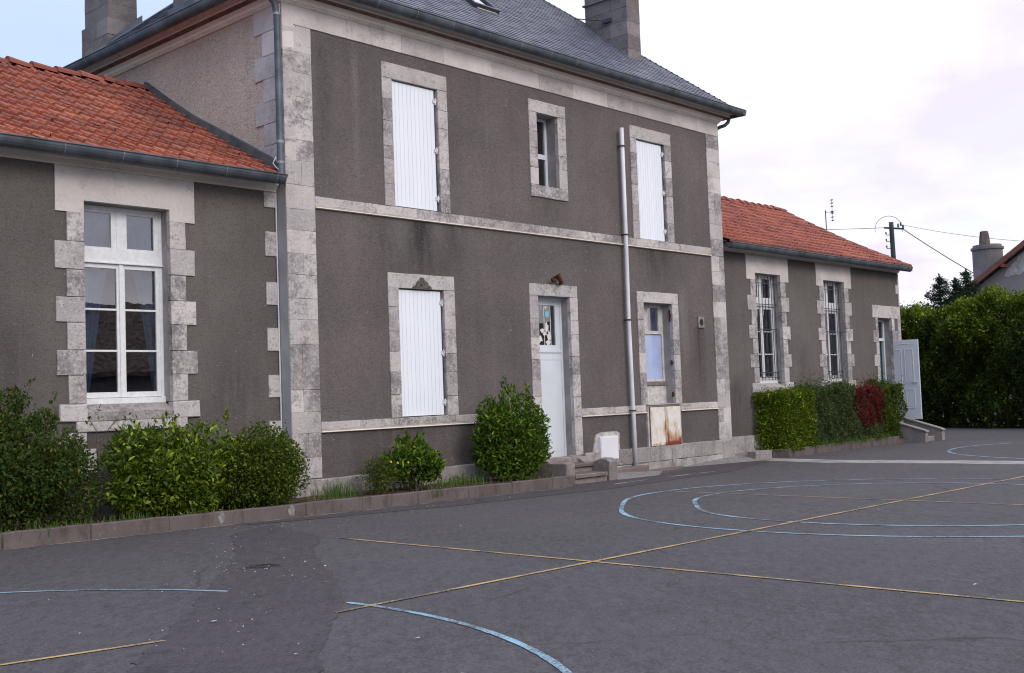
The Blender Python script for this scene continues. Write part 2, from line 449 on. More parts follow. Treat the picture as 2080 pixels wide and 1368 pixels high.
M['leaf_olive'] = leafmat('dull olive leaf', (0.05, 0.078, 0.03), (0.085, 0.12, 0.04), (0.14, 0.16, 0.06))
M['leaf_red'] = leafmat('crimson leaf', (0.065, 0.010, 0.014), (0.16, 0.016, 0.027), (0.32, 0.026, 0.05), trans=0.15)
M['leaf_box'] = leafmat('clipped box leaf', (0.048, 0.082, 0.007), (0.125, 0.18, 0.012), (0.31, 0.36, 0.025))
M['needle'] = leafmat('spruce needles', (0.012, 0.030, 0.022), (0.022, 0.048, 0.030), (0.04, 0.07, 0.035), trans=0.1)
M['grass'] = leafmat('grass blade', (0.055, 0.11, 0.02), (0.09, 0.16, 0.03), (0.20, 0.19, 0.08))


# ------------------------------------------------------------------ mesh helpers
class MB:
    def __init__(s):
        s.v, s.f, s.mi, s.pan = [], [], [], None

    def add(s, vs, fs, mi=0):
        o = len(s.v)
        s.v += [tuple(p) for p in vs]
        s.f += [tuple(i + o for i in f) for f in fs]
        s.mi += [mi] * len(fs)
        return o

    def box(s, x0, x1, y0, y1, z0, z1, mi=0, j=0.0):
        vs = [(x, y, z) for z in (z0, z1) for y in (y0, y1) for x in (x0, x1)]
        if j:
            vs = [(a + random.uniform(-j, j), b + random.uniform(-j, j), c + random.uniform(-j, j)) for a, b, c in vs]
        s.add(vs, [(0, 2, 3, 1), (4, 5, 7, 6), (0, 1, 5, 4), (2, 6, 7, 3), (0, 4, 6, 2), (1, 3, 7, 5)], mi)

    def block(s, x0, x1, y0, y1, z0, z1, mi=0, j=0.003, c=0.005, n=None):
        """a dressed stone: front face (towards -Y) chamfered and slightly worn"""
        n = n or max(1, int((z1 - z0) / 0.12))
        k = max(1, int((x1 - x0) / 0.14))
        g = lambda: random.uniform(-j, j)
        o = len(s.v)
        per = []
        for i in range(k + 1):
            per.append((x0 + (x1 - x0) * i / k, z0))
        for i in range(1, n + 1):
            per.append((x1, z0 + (z1 - z0) * i / n))
        for i in range(k - 1, -1, -1):
            per.append((x0 + (x1 - x0) * i / k, z1))
        for i in range(n - 1, 0, -1):
            per.append((x0, z0 + (z1 - z0) * i / n))
        N = len(per)
        cx, cz = (x0 + x1) / 2, (z0 + z1) / 2
        jit = [(g(), g()) for _ in per]
        vs = [(px + a, y1, pz + b) for (px, pz), (a, b) in zip(per, jit)]
        vs += [(px + a, y0 + c, pz + b) for (px, pz), (a, b) in zip(per, jit)]
        for (px, pz), (a, b) in zip(per, jit):
            ix = px + a + (c if px < cx else -c) * (1 if px in (x0, x1) else 0)
            iz = pz + b + (c if pz < cz else -c) * (1 if pz in (z0, z1) else 0)
            vs.append((ix, y0 + random.uniform(-0.001, 0.001), iz))
        fs = []
        for r in range(2):
            for i in range(N):
                i2 = (i + 1) % N
                fs.append((r * N + i, r * N + i2, (r + 1) * N + i2, (r + 1) * N + i))
        fs.append(tuple(2 * N + i for i in range(N)))
        s.add(vs, fs, mi)

    def prism(s, prof, axis, a, b, mi=0, cap=True):
        """closed profile [(p,q)] swept along axis from a to b: axis x -> (y,z); axis y -> (x,z); axis z -> (x,y)"""
        def P(t, p, q):
            return (t, p, q) if axis == 'x' else (p, t, q) if axis == 'y' else (p, q, t)
        N = len(prof)
        vs = [P(a, *p) for p in prof] + [P(b, *p) for p in prof]
        fs = [(i, (i + 1) % N, N + (i + 1) % N, N + i) for i in range(N)]
        if cap:
            fs += [tuple(range(N - 1, -1, -1)), tuple(range(N, 2 * N))]
        s.add(vs, fs, mi)

    def tube(s, pts, r, n=8, mi=0, cap=True):
        pts = [Vector(p) for p in pts]
        rs = r if isinstance(r, (list, tuple)) else [r] * len(pts)
        vs, fs = [], []
        prev = None
        for i, p in enumerate(pts):
            d = (pts[min(i + 1, len(pts) - 1)] - pts[max(i - 1, 0)]).normalized()
            if prev is None:
                u = d.orthogonal().normalized()
            else:
                u = (prev - d * prev.dot(d)).normalized()
            prev = u
            q = d.cross(u)
            for k in range(n):
                a = 2 * math.pi * k / n
                vs.append(p + (u * math.cos(a) + q * math.sin(a)) * rs[i])
        for i in range(len(pts) - 1):
            for k in range(n):
                k2 = (k + 1) % n
                fs.append((i * n + k, i * n + k2, (i + 1) * n + k2, (i + 1) * n + k))
        if cap:
            fs.append(tuple(range(n - 1, -1, -1)))
            fs.append(tuple((len(pts) - 1) * n + k for k in range(n)))
        s.add(vs, fs, mi)

    def strip(s, pts, width, z=0.004, mi=0):
        """a flat painted strip along ground points [(x,y)]"""
        L = []
        for i, (x, y) in enumerate(pts):
            a, b = pts[max(i - 1, 0)], pts[min(i + 1, len(pts) - 1)]
            dx, dy = b[0] - a[0], b[1] - a[1]
            l = math.hypot(dx, dy) or 1
            wd = width * (1 + random.uniform(-0.10, 0.10))
            nx, ny = -dy / l * wd / 2, dx / l * wd / 2
            L.append(((x + nx, y + ny, gz(x + nx, y + ny) + z), (x - nx, y - ny, gz(x - nx, y - ny) + z)))
        vs = [p for q in L for p in q]
        s.add(vs, [(2 * i, 2 * i + 1, 2 * i + 3, 2 * i + 2) for i in range(len(L) - 1)], mi)

    def build(s, name, mats, parent=None, smooth=False, bevel=0.0, recalc=True):
        if not isinstance(mats, (list, tuple)):
            mats = [mats]
        off = world_loc(parent) if parent else Vector((0, 0, 0))
        me = bpy.data.meshes.new(name)
        me.from_pydata([(v[0] - off.x, v[1] - off.y, v[2] - off.z) for v in s.v], [], s.f)
        for m in mats:
            me.materials.append(m)
        me.polygons.foreach_set('material_index', s.mi)
        if s.pan is not None:
            at = me.attributes.new('pan', 'FLOAT', 'POINT')
            at.data.foreach_set('value', s.pan)
        if recalc:
            bm = bmesh.new()
            bm.from_mesh(me)
            bmesh.ops.recalc_face_normals(bm, faces=bm.faces)
            if bevel:
                bmesh.ops.bevel(bm, geom=list(bm.edges), offset=bevel, segments=2, affect='EDGES', profile=0.5)
            bm.to_mesh(me)
            bm.free()
        if smooth:
            me.polygons.foreach_set('use_smooth', [True] * len(me.polygons))
        me.update()
        o = bpy.data.objects.new(name, me)
        COL.objects.link(o)
        if parent:
            o.parent = parent
        return o


def world_loc(o):
    v = Vector((0, 0, 0))
    while o:
        v += o.location
        o = o.parent
    return v


def tag(o, label, cat, group=None):
    o['label'] = label
    o['category'] = cat
    if group:
        o['group'] = group
    return o


def thing(name, loc, label, cat, group=None):
    o = bpy.data.objects.new(name, None)
    o.empty_display_size = 0.2
    COL.objects.link(o)
    o.location = loc
    return tag(o, label, cat, group)


def struct(o):
    o['kind'] = 'structure'
    return o


def gz(x, y=0.0):
    """height of the yard: falls gently to the channel, then level"""
    return -0.010 * min(max(x, -14.0), 12.3)


def wall_mesh(mb, axis, a0, a1, z0, z1, d0, d1, holes, mi=0):
    """slab in the plane of axis x (thickness along y from d0 to d1) or y, pierced by holes (a0,a1,z0,z1)"""
    A = sorted({a0, a1} | {h[0] for h in holes} | {h[1] for h in holes})
    Z = sorted({z0, z1} | {h[2] for h in holes} | {h[3] for h in holes})
    A = [a for a in A if a0 <= a <= a1]
    Z = [z for z in Z if z0 <= z <= z1]
    P = (lambda a, d, z: (a, d, z)) if axis == 'x' else (lambda a, d, z: (d, a, z))
    full = lambda i, j: 0 <= i < len(A) - 1 and 0 <= j < len(Z) - 1 and not any(
        h[0] < (A[i] + A[i + 1]) / 2 < h[1] and h[2] < (Z[j] + Z[j + 1]) / 2 < h[3] for h in holes)
    for i in range(len(A) - 1):
        for j in range(len(Z) - 1):
            if not full(i, j):
                continue
            p, q, r, t = A[i], A[i + 1], Z[j], Z[j + 1]
            mb.add([P(p, d0, r), P(q, d0, r), P(q, d0, t), P(p, d0, t)], [(0, 1, 2, 3)], mi)
            mb.add([P(p, d1, r), P(q, d1, r), P(q, d1, t), P(p, d1, t)], [(3, 2, 1, 0)], mi)
            if not full(i - 1, j):
                mb.add([P(p, d0, r), P(p, d1, r), P(p, d1, t), P(p, d0, t)], [(3, 2, 1, 0)], mi)
            if not full(i + 1, j):
                mb.add([P(q, d0, r), P(q, d1, r), P(q, d1, t), P(q, d0, t)], [(0, 1, 2, 3)], mi)
            if not full(i, j - 1):
                mb.add([P(p, d0, r), P(q, d0, r), P(q, d1, r), P(p, d1, r)], [(3, 2, 1, 0)], mi)
            if not full(i, j + 1):
                mb.add([P(p, d0, t), P(q, d0, t), P(q, d1, t), P(p, d1, t)], [(0, 1, 2, 3)], mi)


def lining(mb, x0, x1, z0, z1, y0, y1, mi=0, sides='lrtb'):
    """thin plates lining an opening"""
    t = 0.022
    if 'l' in sides: mb.box(x0 - t, x0, y0, y1, z0, z1, mi)
    if 'r' in sides: mb.box(x1, x1 + t, y0, y1, z0, z1, mi)
    if 't' in sides: mb.box(x0 - t, x1 + t, y0, y1, z1, z1 + t, mi)
    if 'b' in sides: mb.box(x0 - t, x1 + t, y0, y1, z0 - t, z0, mi)


def pane(parent, x0, x1, z0, z1, y, m='glass'):
    mb = MB()
    mb.add([(x0, y, z0), (x1, y, z0), (x1, y, z1), (x0, y, z1)], [(0, 1, 2, 3)])
    return mb.build('pane', M[m], parent, recalc=False)


def room(parent, x0, x1, z0, z1, y0, y1):
    """the dark room behind an opening, open towards the window"""
    mb = MB()
    v = [(x0, y0, z0), (x1, y0, z0), (x1, y0, z1), (x0, y0, z1), (x0, y1, z0), (x1, y1, z0), (x1, y1, z1), (x0, y1, z1)]
    mb.add(v, [(4, 5, 6, 7), (0, 4, 7, 3), (1, 2, 6, 5), (3, 7, 6, 2), (0, 1, 5, 4)])
    return mb.build('interior_room', M['dark'], parent, recalc=False)


def surround(mb, ox, X, oz, Z, y0, y1, sill=False, courses=None):
    """stone frame: ox/oz the opening, X/Z the outside"""
    g = 0.0015
    mb.block(X[0], X[1], y0, y1, oz[1] + 0.003, Z[1])
    zb = oz[0] if sill else Z[0]
    n = max(2, round((oz[1] - zb) / 0.36))
    cuts = [zb + (oz[1] - zb) * i / n for i in range(n + 1)]
    for side in (0, 1):
        cs = [cuts[0]] + [c + random.uniform(-0.07, 0.07) for c in cuts[1:-1]] + [cuts[-1]]
        for a, b in zip(cs[:-1], cs[1:]):
            if side == 0:
                mb.block(X[0], ox[0] + 0.003, y0, y1, a + g, b - g)
            else:
                mb.block(ox[1] - 0.003, X[1], y0, y1, a + g, b - g)
    if sill:
        mb.block(X[0], X[1], y0 - 0.004, y1, Z[0], oz[0] - g)


def sagged(y0, z0, y1, z1, sag, f):
    return (y0 + (y1 - y0) * f, z0 + (z1 - z0) * f - sag * math.sin(math.pi * f))


def tile_field(parent, name, material, x0, x1, y0, z0, y1, z1, tw=0.222, rows=13, sag=.07):
    """courses of interlocking clay tiles on a slope from eave (y0,z0) to ridge (y1,z1)"""
    prof = [(0.0, .018), (.010, .032), (.030, .038), (.048, .030), (.058, .006), (.085, .000), (.106, .004), (.114, .018), (.128, .024), (.142, .018), (.150, .004), (.190, .000), (.222, .018)]
    pan = [.4, .05, 0, .05, .85, 1, .95, .2, .05, .2, .95, 1, .4]
    L = math.hypot(y1 - y0, z1 - z0)
    sy, sz = (y1 - y0) / L, (z1 - z0) / L
    ny, nz = -sz, sy
    ex = L / rows
    mb = MB()
    pv = []
    ncol = int((x1 - x0) / tw)
    sc = (x1 - x0) / ncol / tw
    N = len(prof)
    for r in range(rows):
        for c in range(ncol):
            bx = x0 + c * tw * sc + random.uniform(-.004, .004)
            v0 = r * ex + random.uniform(-.012, .012)
            vm = v0 + .075
            v1 = (r + 1) * ex + 0.03
            lift = 0.042 + random.uniform(-.005, .008)
            sl_ = random.uniform(-.008, .008)
            vs = []
            for vv, lf, bow in ((v0, lift, .006), (vm, lift * .8 + .001, 0), (v1, .004, 0)):
                for k, (u, h) in enumerate(prof):
                    hh = h + lf + sl_ * (u / tw - .5) + (bow if 0 < pan[k] else 0)
                    vs.append((bx + u * sc, y0 + sy * vv + ny * hh, z0 + sz * vv + nz * hh - sag * math.sin(math.pi * min(1, max(0, vv / L)))))
            for k, (u, h) in enumerate(prof):
                hh = h * .35 + lift - 0.036
                vs.append((bx + u * sc, y0 + sy * v0 + ny * hh, z0 + sz * v0 + nz * hh - sag * math.sin(math.pi * min(1, max(0, v0 / L)))))
            fs = [(q * N + k, q * N + k + 1, q * N + N + k + 1, q * N + N + k) for q in range(2) for k in range(N - 1)] + [(3 * N + k, 3 * N + k + 1, k + 1, k) for k in range(N - 1)]
            mb.add(vs, fs)
            pv += [p * .12 for p in pan] + pan + pan + [0.0] * N  # lower lips left pale in the colour, as if catching the light
    mb.pan = pv
    return mb.build(name, material, parent, recalc=False)


def ridge_tiles(parent, name, p0, p1, r=0.11, ln=0.38, material=None):
    mb = MB()
    p0, p1 = Vector(p0), Vector(p1)
    d = p1 - p0
    n = max(1, int(d.length / ln))
    d.normalize()
    side = d.cross(Vector((0, 0, 1))).normalized()
    up = side.cross(d).normalized()
    for i in range(n):
        a = p0 + d * (i * ln + random.uniform(-.02, .02))
        b = p0 + d * ((i + 1) * ln + 0.05)
        vs = []
        for q, rr, li in ((a, r * 1.16, random.uniform(0, .03)), (b, r * 0.92, random.uniform(-.02, .012))):
            for k in range(7):
                an = math.pi * k / 6
                vs.append(q + side * math.cos(an) * rr + up * (math.sin(an) * rr * 0.9 + li - 0.02))
        fs = [(k, k + 1, 8 + k, 7 + k) for k in range(6)]
        fs.append(tuple(range(7)))
        mb.add(vs, fs)
        if random.random() < .7:
            c = a + d * random.uniform(-.01, .03) - side * r * random.uniform(.6, 1.0) + up * random.uniform(-.02, .03)
            mb.tube([c - d * .07, c, c + d * .07], [.02, random.uniform(.03, .05), .02], 6, 1)
    return mb.build(name, [material or M['tile_ridge'], M['tile_edge']], parent, recalc=False)


def gutter(parent, p0, p1, r=0.090, joints=0.78):
    """half-round zinc gutter with bead and standing joints"""
    p0, p1 = Vector(p0), Vector(p1)
    d = (p1 - p0)
    L = d.length
    d.normalize()
    side = d.cross(Vector((0, 0, 1))).normalized()
    up = Vector((0, 0, 1))
    mb = MB()
    def ring(c, rr, th=0.0):
        return [c + side * math.cos(a) * rr + up * math.sin(a) * rr * 1.42 for a in [math.pi + math.pi * k / 10 for k in range(11)]]
    A, B = ring(p0, r), ring(p1, r)
    a2, b2 = ring(p0, r - .006), ring(p1, r - .006)
    vs = A + B + a2 + b2
    fs = [(k, k + 1, 12 + k, 11 + k) for k in range(10)] + [(22 + k, 33 + k, 34 + k, 23 + k) for k in range(10)]
    fs += [(k, 22 + k, 23 + k, k + 1) for k in range(10)]
    fs += [(11 + k, 12 + k, 34 + k, 33 + k) for k in range(10)]
    # end stops
    fs += [tuple(range(10, -1, -1)), tuple(11 + k for k in range(11))]
    mb.add(vs, fs)
    for sgn in (-1, 1):
        mb.tube([p0 + side * r * sgn, p1 + side * r * sgn], 0.012, 8)
    i = joints * 0.6
    while i < L:
        c = p0 + d * i
        ra, rb = ring(c - d * .006, r + .004), ring(c + d * .006, r + .004)
        mb.add(ra + rb, [(k, k + 1, 12 + k, 11 + k) for k in range(10)], 1)
        i += joints * random.uniform(.92, 1.08)
    return mb.build('gutter', [M['zinc'], M['zinc_joint']], parent, recalc=False)


def slates(mb, O, u, v, n, rows, ex, left, right, wd=0.20):
    """slates on a plane: O origin at the eave, u along, v up the slope, n normal; left/right(s) bounds along u at height s"""
    for r in range(rows):
        s0, s1 = r * ex, (r + 1) * ex + 0.02
        a, b = left(s0 + ex / 2), right(s0 + ex / 2)
        if b - a < 0.03:
            continue
        t = a - (wd / 2 if r % 2 else 0)
        while t < b:
            p, q = max(t + .002, a), min(t + wd - .002, b)
            t += wd
            if q - p < 0.02:
                continue
            dj, lj = random.uniform(-.006, .006), random.uniform(0.006, 0.014)
            P = lambda uu, ss, h: O + u * uu + v * ss + n * h
            mb.add([P(p, s0 + dj, lj + .006), P(q, s0 + dj, lj + .006), P(q, s1, .003), P(p, s1, .003), P(p, s0 + dj, 0), P(q, s0 + dj, 0)],
                   [(0, 1, 2, 3), (4, 5, 1, 0)])


# ------------------------------------------------------------------ ground
xs = [-400, -14, -8, -2, 4, 8, 12.3, 20, 40, 400]
ys = [-400, -30, -12, -6, -2, 2, 12, 40, 400]
mb = MB()
for i in range(len(xs) - 1):
    for j in range(len(ys) - 1):
        q = [(xs[i], ys[j]), (xs[i + 1], ys[j]), (xs[i + 1], ys[j + 1]), (xs[i], ys[j + 1])]
        mb.add([(x, y, gz(x, y)) for x, y in q], [(0, 1, 2, 3)])
ground = struct(mb.build('ground', M['asphalt'], recalc=False))


def jag(pts, n=14, amp=0.06):
    """subdivide a polyline with an irregular edge"""
    out = []
    wx, wy = 0.0, 0.0
    for (x0, y0), (x1, y1) in zip(pts[:-1], pts[1:]):
        for i in range(n):
            f = i / n
            wx = wx * .75 + random.uniform(-amp, amp) * .45
            wy = wy * .75 + random.uniform(-amp, amp) * .25
            out.append((x0 + (x1 - x0) * f + wx, y0 + (y1 - y0) * f + wy))
    out.append(pts[-1])
    return out


# the darker trench patch
le = jag([(-2.1, -1.9), (-2.41, -2.12), (-3.17, -3.37), (-4.03, -4.55), (-5.16, -5.85), (-5.77, -6.62), (-6.22, -7.08), (-6.55, -7.46), (-7.6, -8.6), (-9.4, -10.4)])
re_ = jag([(-1.5, -1.6), (-1.96, -3.15), (-2.94, -4.35), (-3.49, -5.31), (-3.83, -5.9), (-4.75, -7.03), (-5.41, -7.77), (-5.92, -8.34), (-6.9, -9.6), (-8.3, -11.4)])
mb = MB()
nn = min(len(le), len(re_))
vs = []
for a, b in zip(le[:nn], re_[:nn]):
    vs += [(a[0], a[1], gz(*a) + .004), (b[0], b[1], gz(*b) + .004)]
mb.add(vs, [(2 * i, 2 * i + 1, 2 * i + 3, 2 * i + 2) for i in range(nn - 1)])
# a darker run of asphalt along the foot of the kerb
ke = jag([(-1.6, -1.35), (1.5, -1.95), (4.6, -2.1), (8.5, -1.75), (11.9, -0.75)], 14, 0.05)
kw = [(x, max(-1.25, y + 0.4) if x < 4.8 else min(y + 0.8, -0.95 + (x - 4.8) * .12)) for x, y in ke]
kw = [(x, (-1.13 - .022 * x) if x < 4.8 else -1.05 + (x - 4.8) * 0.10) for x, y in ke]
vs = []
for a, b in zip(ke, kw):
    vs += [(a[0], a[1], gz(*a) + .0042), (b[0], b[1], gz(*b) + .0042)]
mb.add(vs, [(2 * i, 2 * i + 1, 2 * i + 3, 2 * i + 2) for i in range(len(ke) - 1)])
mb.build('asphalt_patch', M['asphalt_dark'], ground, recalc=False)


for (sx_, sy_, ra, rb) in ((-3.72, -4.62, .13, .15),):
    mb = MB()
    n_ = 22
    pts_ = [(sx_ + ra * (1 + random.uniform(-.3, .3)) * math.cos(6.2832 * k / n_), sy_ + rb * (1 + random.uniform(-.3, .3)) * math.sin(6.2832 * k / n_)) for k in range(n_)]
    mb.add([(x, y, gz(x) + .0075) for x, y in pts_], [tuple(range(n_))])
    mb.build('dirt_patch', M['dirt'], ground, recalc=False)


def circ(cx, cy, r, a0, a1, n=120):
    return [(cx + r * math.cos(R(a0 + (a1 - a0) * i / n)), cy + r * math.sin(R(a0 + (a1 - a0) * i / n))) for i in range(n + 1)]


def line(pts, wd, m, z=0.0052):
    mb = MB()
    mb.strip(pts, wd, z)
    return mb.build('painted_line', M[m], ground, recalc=False)


def seg(a, b, n=40):
    return [(a[0] + (b[0] - a[0]) * i / n, a[1] + (b[1] - a[1]) * i / n) for i in range(n + 1)]


def hand_circle(cx, cy, r, dent, th0, n=180):
    """painted by hand: slightly flat where it comes nearest the steps"""
    out = []
    for i in range(n + 1):
        th = 360 * i / n
        d = (th - th0 + 180) % 360 - 180
        rr = r - dent * math.exp(-(d / 16) ** 2) + .012 * math.sin(R(th * 5))
        out.append((cx + rr * math.cos(R(th)), cy + rr * math.sin(R(th))))
    return out


line(hand_circle(4.49, -7.065, 3.855, .13, 125), 0.062, 'line_blue', .0046)
line(hand_circle(4.53, -7.12, 2.93, .10, 127), 0.060, 'line_blue', .0047)
line(circ(-8.42, -7.0, 4.0, 21, 75, 60), 0.036, 'line_blue', .0048)
line(circ(-8.42, -7.15, 3.965, 5.5, -62, 90), 0.052, 'line_blue', .0048)
line(circ(17.25, -6.55, 3.8, 60, 215, 80), 0.08, 'line_blue', .0046)
line(seg((-1.96, -3.5), (-1.95, -12.5)), 0.042, 'line_yellow', .0056)
line(seg((-4.78, -7.015), (9.3, -6.93), 80), 0.046, 'line_yellow', .0064)
line(seg((-7.6, -6.55), (-5.97, -6.87)), 0.04, 'line_yellow', .0056)
line(seg((4.5, -3.4), (4.40, -11.5), 60), 0.032, 'line_yellow', .0058)
line(seg((5.34, -1.57), (6.55, -1.435), 14), 0.05, 'line_white')
line(seg((6.75, -1.42), (8.68, -1.40), 14), 0.045, 'line_white')
line(seg((-5.2, -1.02), (4.4, -1.30), 80), 0.022, 'line_white')

# concrete drain channel running out across the yard
mb = MB()
cx_ = [(12.62, 0.15, .34), (12.15, -2.1, .42), (12.45, -4.4, .44), (12.5, -7.5, .45), (12.5, -20, .45)]
vs = []
for x, y, h in cx_:
    for k, dzz in ((-1, .006), (-.5, .004), (.5, .004), (1, .006)):
        vs.append((x + k * h, y, -0.123 + dzz))
mb.add(vs, [(4 * i + k, 4 * i + k + 1, 4 * i + 5 + k, 4 * i + 4 + k) for i in range(4) for k in range(3)])
struct(mb.build('drain_channel', M['concrete'], recalc=False))

# raised aprons against the foot of the house
mb = MB()
mb.add([(6.25, -.05, .05), (7.5, -.05, .0), (8.75, -.05, -.075), (6.2, -1.02, gz(6.2) + .006), (7.43, -1.0, gz(7.4) + .006), (8.85, -.12, gz(8.8) + .006)],
       [(0, 3, 4, 1), (1, 4, 5, 2)])
mb.build('foot_ramp', M['apron'], ground, recalc=False)
mb = MB()
fr = jag([(9.25, -.06), (10.4, -.22), (11.6, -.36), (12.62, -.46)], 5, .02)
n_ = len(fr)
vs = [(x, y, gz(x) + .006) for x, y in fr]
bk = [(9.25 + 3.4 * i / (n_ - 1), .02 if i < n_ * .7 else .2) for i in range(n_)]
vs += [(x, y, -.085 + .12 * min(1, max(0, (x - 9.25) / 2.2))) for x, y in bk]
mb.add(vs, [(i, i + 1, n_ + i + 1, n_ + i) for i in range(n_ - 1)])
mb.add([vs[n_ - 1], (12.66, -.46, -.13), (12.66, .2, -.13), vs[-1]], [(0, 1, 2, 3)])
mb.build('foot_ramp', M['apron'], ground, recalc=False)
mb = MB()
mb.block(6.45, 8.05, -.36, -.05, -.12, .055, j=.012, c=.02)
mb.build('foot_slab', M['nosing'], ground)
mb = MB()
lid = [(8.78 + .62 * math.cos(6.2832 * k / 14) * (1 + random.uniform(-.12, .12)), -.20 + .15 * math.sin(6.2832 * k / 14) * (1 + random.uniform(-.15, .15))) for k in range(14)]
mb.prism(lid, 'z', -.12, -.055)
mb.build('drain_lid', M['nosing'], ground)
mb = MB()
mb.block(12.05, 12.75, -.30, -.08, -.12, .075, j=.012, c=.02)
mb.build('kerb_stone', M['step_stone'], ground)

# ------------------------------------------------------------------ main house
house = thing('school_house', (5.8, 3.0, 0.0), 'two storey grey brown school house with pale stone trim and slate roof', 'house')
XL, XR = 0.0, 11.605
OP = {  # openings x0,x1,z0,z1
    'A': (2.081, 3.08, 4.53, 6.572), 'B': (2.09, 3.08, 1.207, 3.244), 'C': (5.538, 6.12, 5.268, 6.596),
    'D': (8.547, 9.52, 4.53, 6.554), 'E': (5.389, 6.278, 0.33, 3.259), 'F': (8.559, 9.544, 1.20, 3.252)}
mb = MB()
e = 0.02
wall_mesh(mb, 'x', 0.03, XR - 0.03, -0.3, 7.4, 0.02, 0.46, [(a - e, b + e, c - (0 if k in 'ABDF' else e), d + e) for k, (a, b, c, d) in OP.items()])
mb.build('front_wall', M['render_main'], house)
mb = MB()
wall_mesh(mb, 'y', 0.0202, 5.8, 4.4, 7.4, 0.021, 0.4, [])
mb.build('side_wall', M['render_side'], house)
mb = MB()
wall_mesh(mb, 'y', 0.03, 5.8, -0.3, 7.4, XR - .4, XR - .021, [])
wall_mesh(mb, 'x', 0.0, XR, -0.3, 7.4, 5.5, 5.79, [])
mb.box(0.3, XR - .3, .4, 5.6, 7.3, 7.34)
mb.build('rear_wall', M['render_side'], house)

# stone: corner piers
for (a, b) in ((0.0, 0.512), (11.103, XR)):
    mb = MB()
    z = 0.40
    row = 0
    while z < 7.02:
        h = 0.335 + random.uniform(-.04, .04)
        z2 = min(z + h, 7.03)
        if 7.03 - z2 < .15:
            z2 = 7.03
        if row % 2 == 0 or random.random() < .3:
            mb.block(a, b, 0.0, 0.20, z + .0012, z2 - .0012, j=.0025, c=.0035)
        else:
            m_ = a + (b - a) * random.choice([.42, .55, .62])
            mb.block(a, m_ - .0012, 0.0, 0.20, z + .0012, z2 - .0012, j=.0025, c=.0035)
            mb.block(m_ + .0012, b, 0.0, 0.20, z + .0012, z2 - .0012, j=.0025, c=.0035)
        z = z2
        row += 1
    mb.box(a + .02, b - .02, .012, .16, 0.38, 7.05, 1)
    mb.build('corner_pier', [M['stone'], M['mortar']], house)
# frieze under the eaves
mb = MB()
x = 0.0
while x < XR - .01:
    x2 = x + random.uniform(.85, 1.25)
    if XR - x2 < .5:
        x2 = XR
    mb.block(x, x2 - .002, 0.0, .2, 7.034, 7.33, j=.0015, c=.004)
    x = x2
mb.build('frieze', M['stone_clean'], house)
# moulded cornice, front and both sides
CP = [(0.2, 7.325), (-.016, 7.325), (-.016, 7.340), (-.030, 7.342), (-.030, 7.354), (-.044, 7.357), (-.050, 7.372), (-.066, 7.392), (-.092, 7.412), (-.100, 7.432), (-.100, 7.440), (-.215, 7.446), (-.222, 7.500), (-.240, 7.515), (-.262, 7.540), (-.30, 7.60), (0.2, 7.60)]
mb = MB()
N = len(CP)
ring0 = [(XL + p, 6.0, q) for p, q in CP]
ring1 = [(XL + p, p, q) for p, q in CP]
ring2 = [(XR - p, p, q) for p, q in CP]
ring3 = [(XR - p, 6.0, q) for p, q in CP]
vs = ring0 + ring1 + ring2 + ring3
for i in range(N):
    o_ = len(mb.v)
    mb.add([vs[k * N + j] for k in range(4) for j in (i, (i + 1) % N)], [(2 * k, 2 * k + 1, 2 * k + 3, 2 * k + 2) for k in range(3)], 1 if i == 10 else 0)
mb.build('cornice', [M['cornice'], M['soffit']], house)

# string courses
for (z0, z1, cut) in ((4.347, 4.528, [(1.877, 3.291), (8.335, 9.749)]), (1.048, 1.207, [])):
    spans = [(0.515, 11.10)] if z0 > 2 else [(0.515, 5.16), (6.50, 8.50), (9.70, 11.10)]
    for a, b in spans:
        mb = MB()
        x = a
        while x < b - .01:
            x2 = min(x + random.uniform(.7, 1.1), b)
            if b - x2 < .3:
                x2 = b
            mb.block(x, x2 - .003, -.004, .12, z0 + .045, z1 - .002, j=.003)
            x = x2
        mb.prism([(.1, z0 + .043), (-.012, z0 + .043), (-.006, z0 + .032), (.008, z0 + .030), (.008, z0 + .024), (-.022, z0 + .022), (-.026, z0 + .008), (-.010, z0), (.1, z0)], 'x', a, b, 1)
        mb.build('string_course', [M['stone'], M['cornice']], house)

# plinth
for (a, b) in ((0.0, 4.9), (6.5, XR)):
    mb = MB()
    for (z0, z1) in ((-.32, .08), (.084, .385)):
        x = a
        while x < b - .01:
            x2 = min(x + random.uniform(.5, .95), b)
            if b - x2 < .25:
                x2 = b
            mb.block(x, x2 - .003, -.045, .1, z0, z1, j=.006, c=.012)
            x = x2
    if b > 11:
        mb.block(11.10, XR + .03, -.06, .12, -.32, .395, j=.012, c=.05)
    mb.build('plinth', M['stone_plinth'], house)

SUR = {'A': ((1.877, 3.291), (4.53, 6.824), False), 'B': ((1.876, 3.318), (1.209, 3.479), False),
       'C': ((5.324, 6.348), (5.05, 6.822), True), 'D': ((8.335, 9.749), (4.53, 6.806), False),
       'E': ((5.166, 6.495), (0.36, 3.471), False), 'F': ((8.352, 9.768), (1.209, 3.471), False)}
for k, (X, Z, sill) in SUR.items():
    a, b, c, d = OP[k]
    mb = MB()
    surround(mb, (a, b), X, (c, d), Z, -.002, .075, sill)
    lining(mb, a, b, c if k not in 'ABDF' else c + .0, d, .075, .46, 1, 'lrt' + ('b' if k in 'CE' else ''))
    if k in 'ABD':
        mb.box(a, b, .004, .46, c - .06, c + .004, 0)
    mb.build('stone_surround', [M['stone'], M['cement']], house)

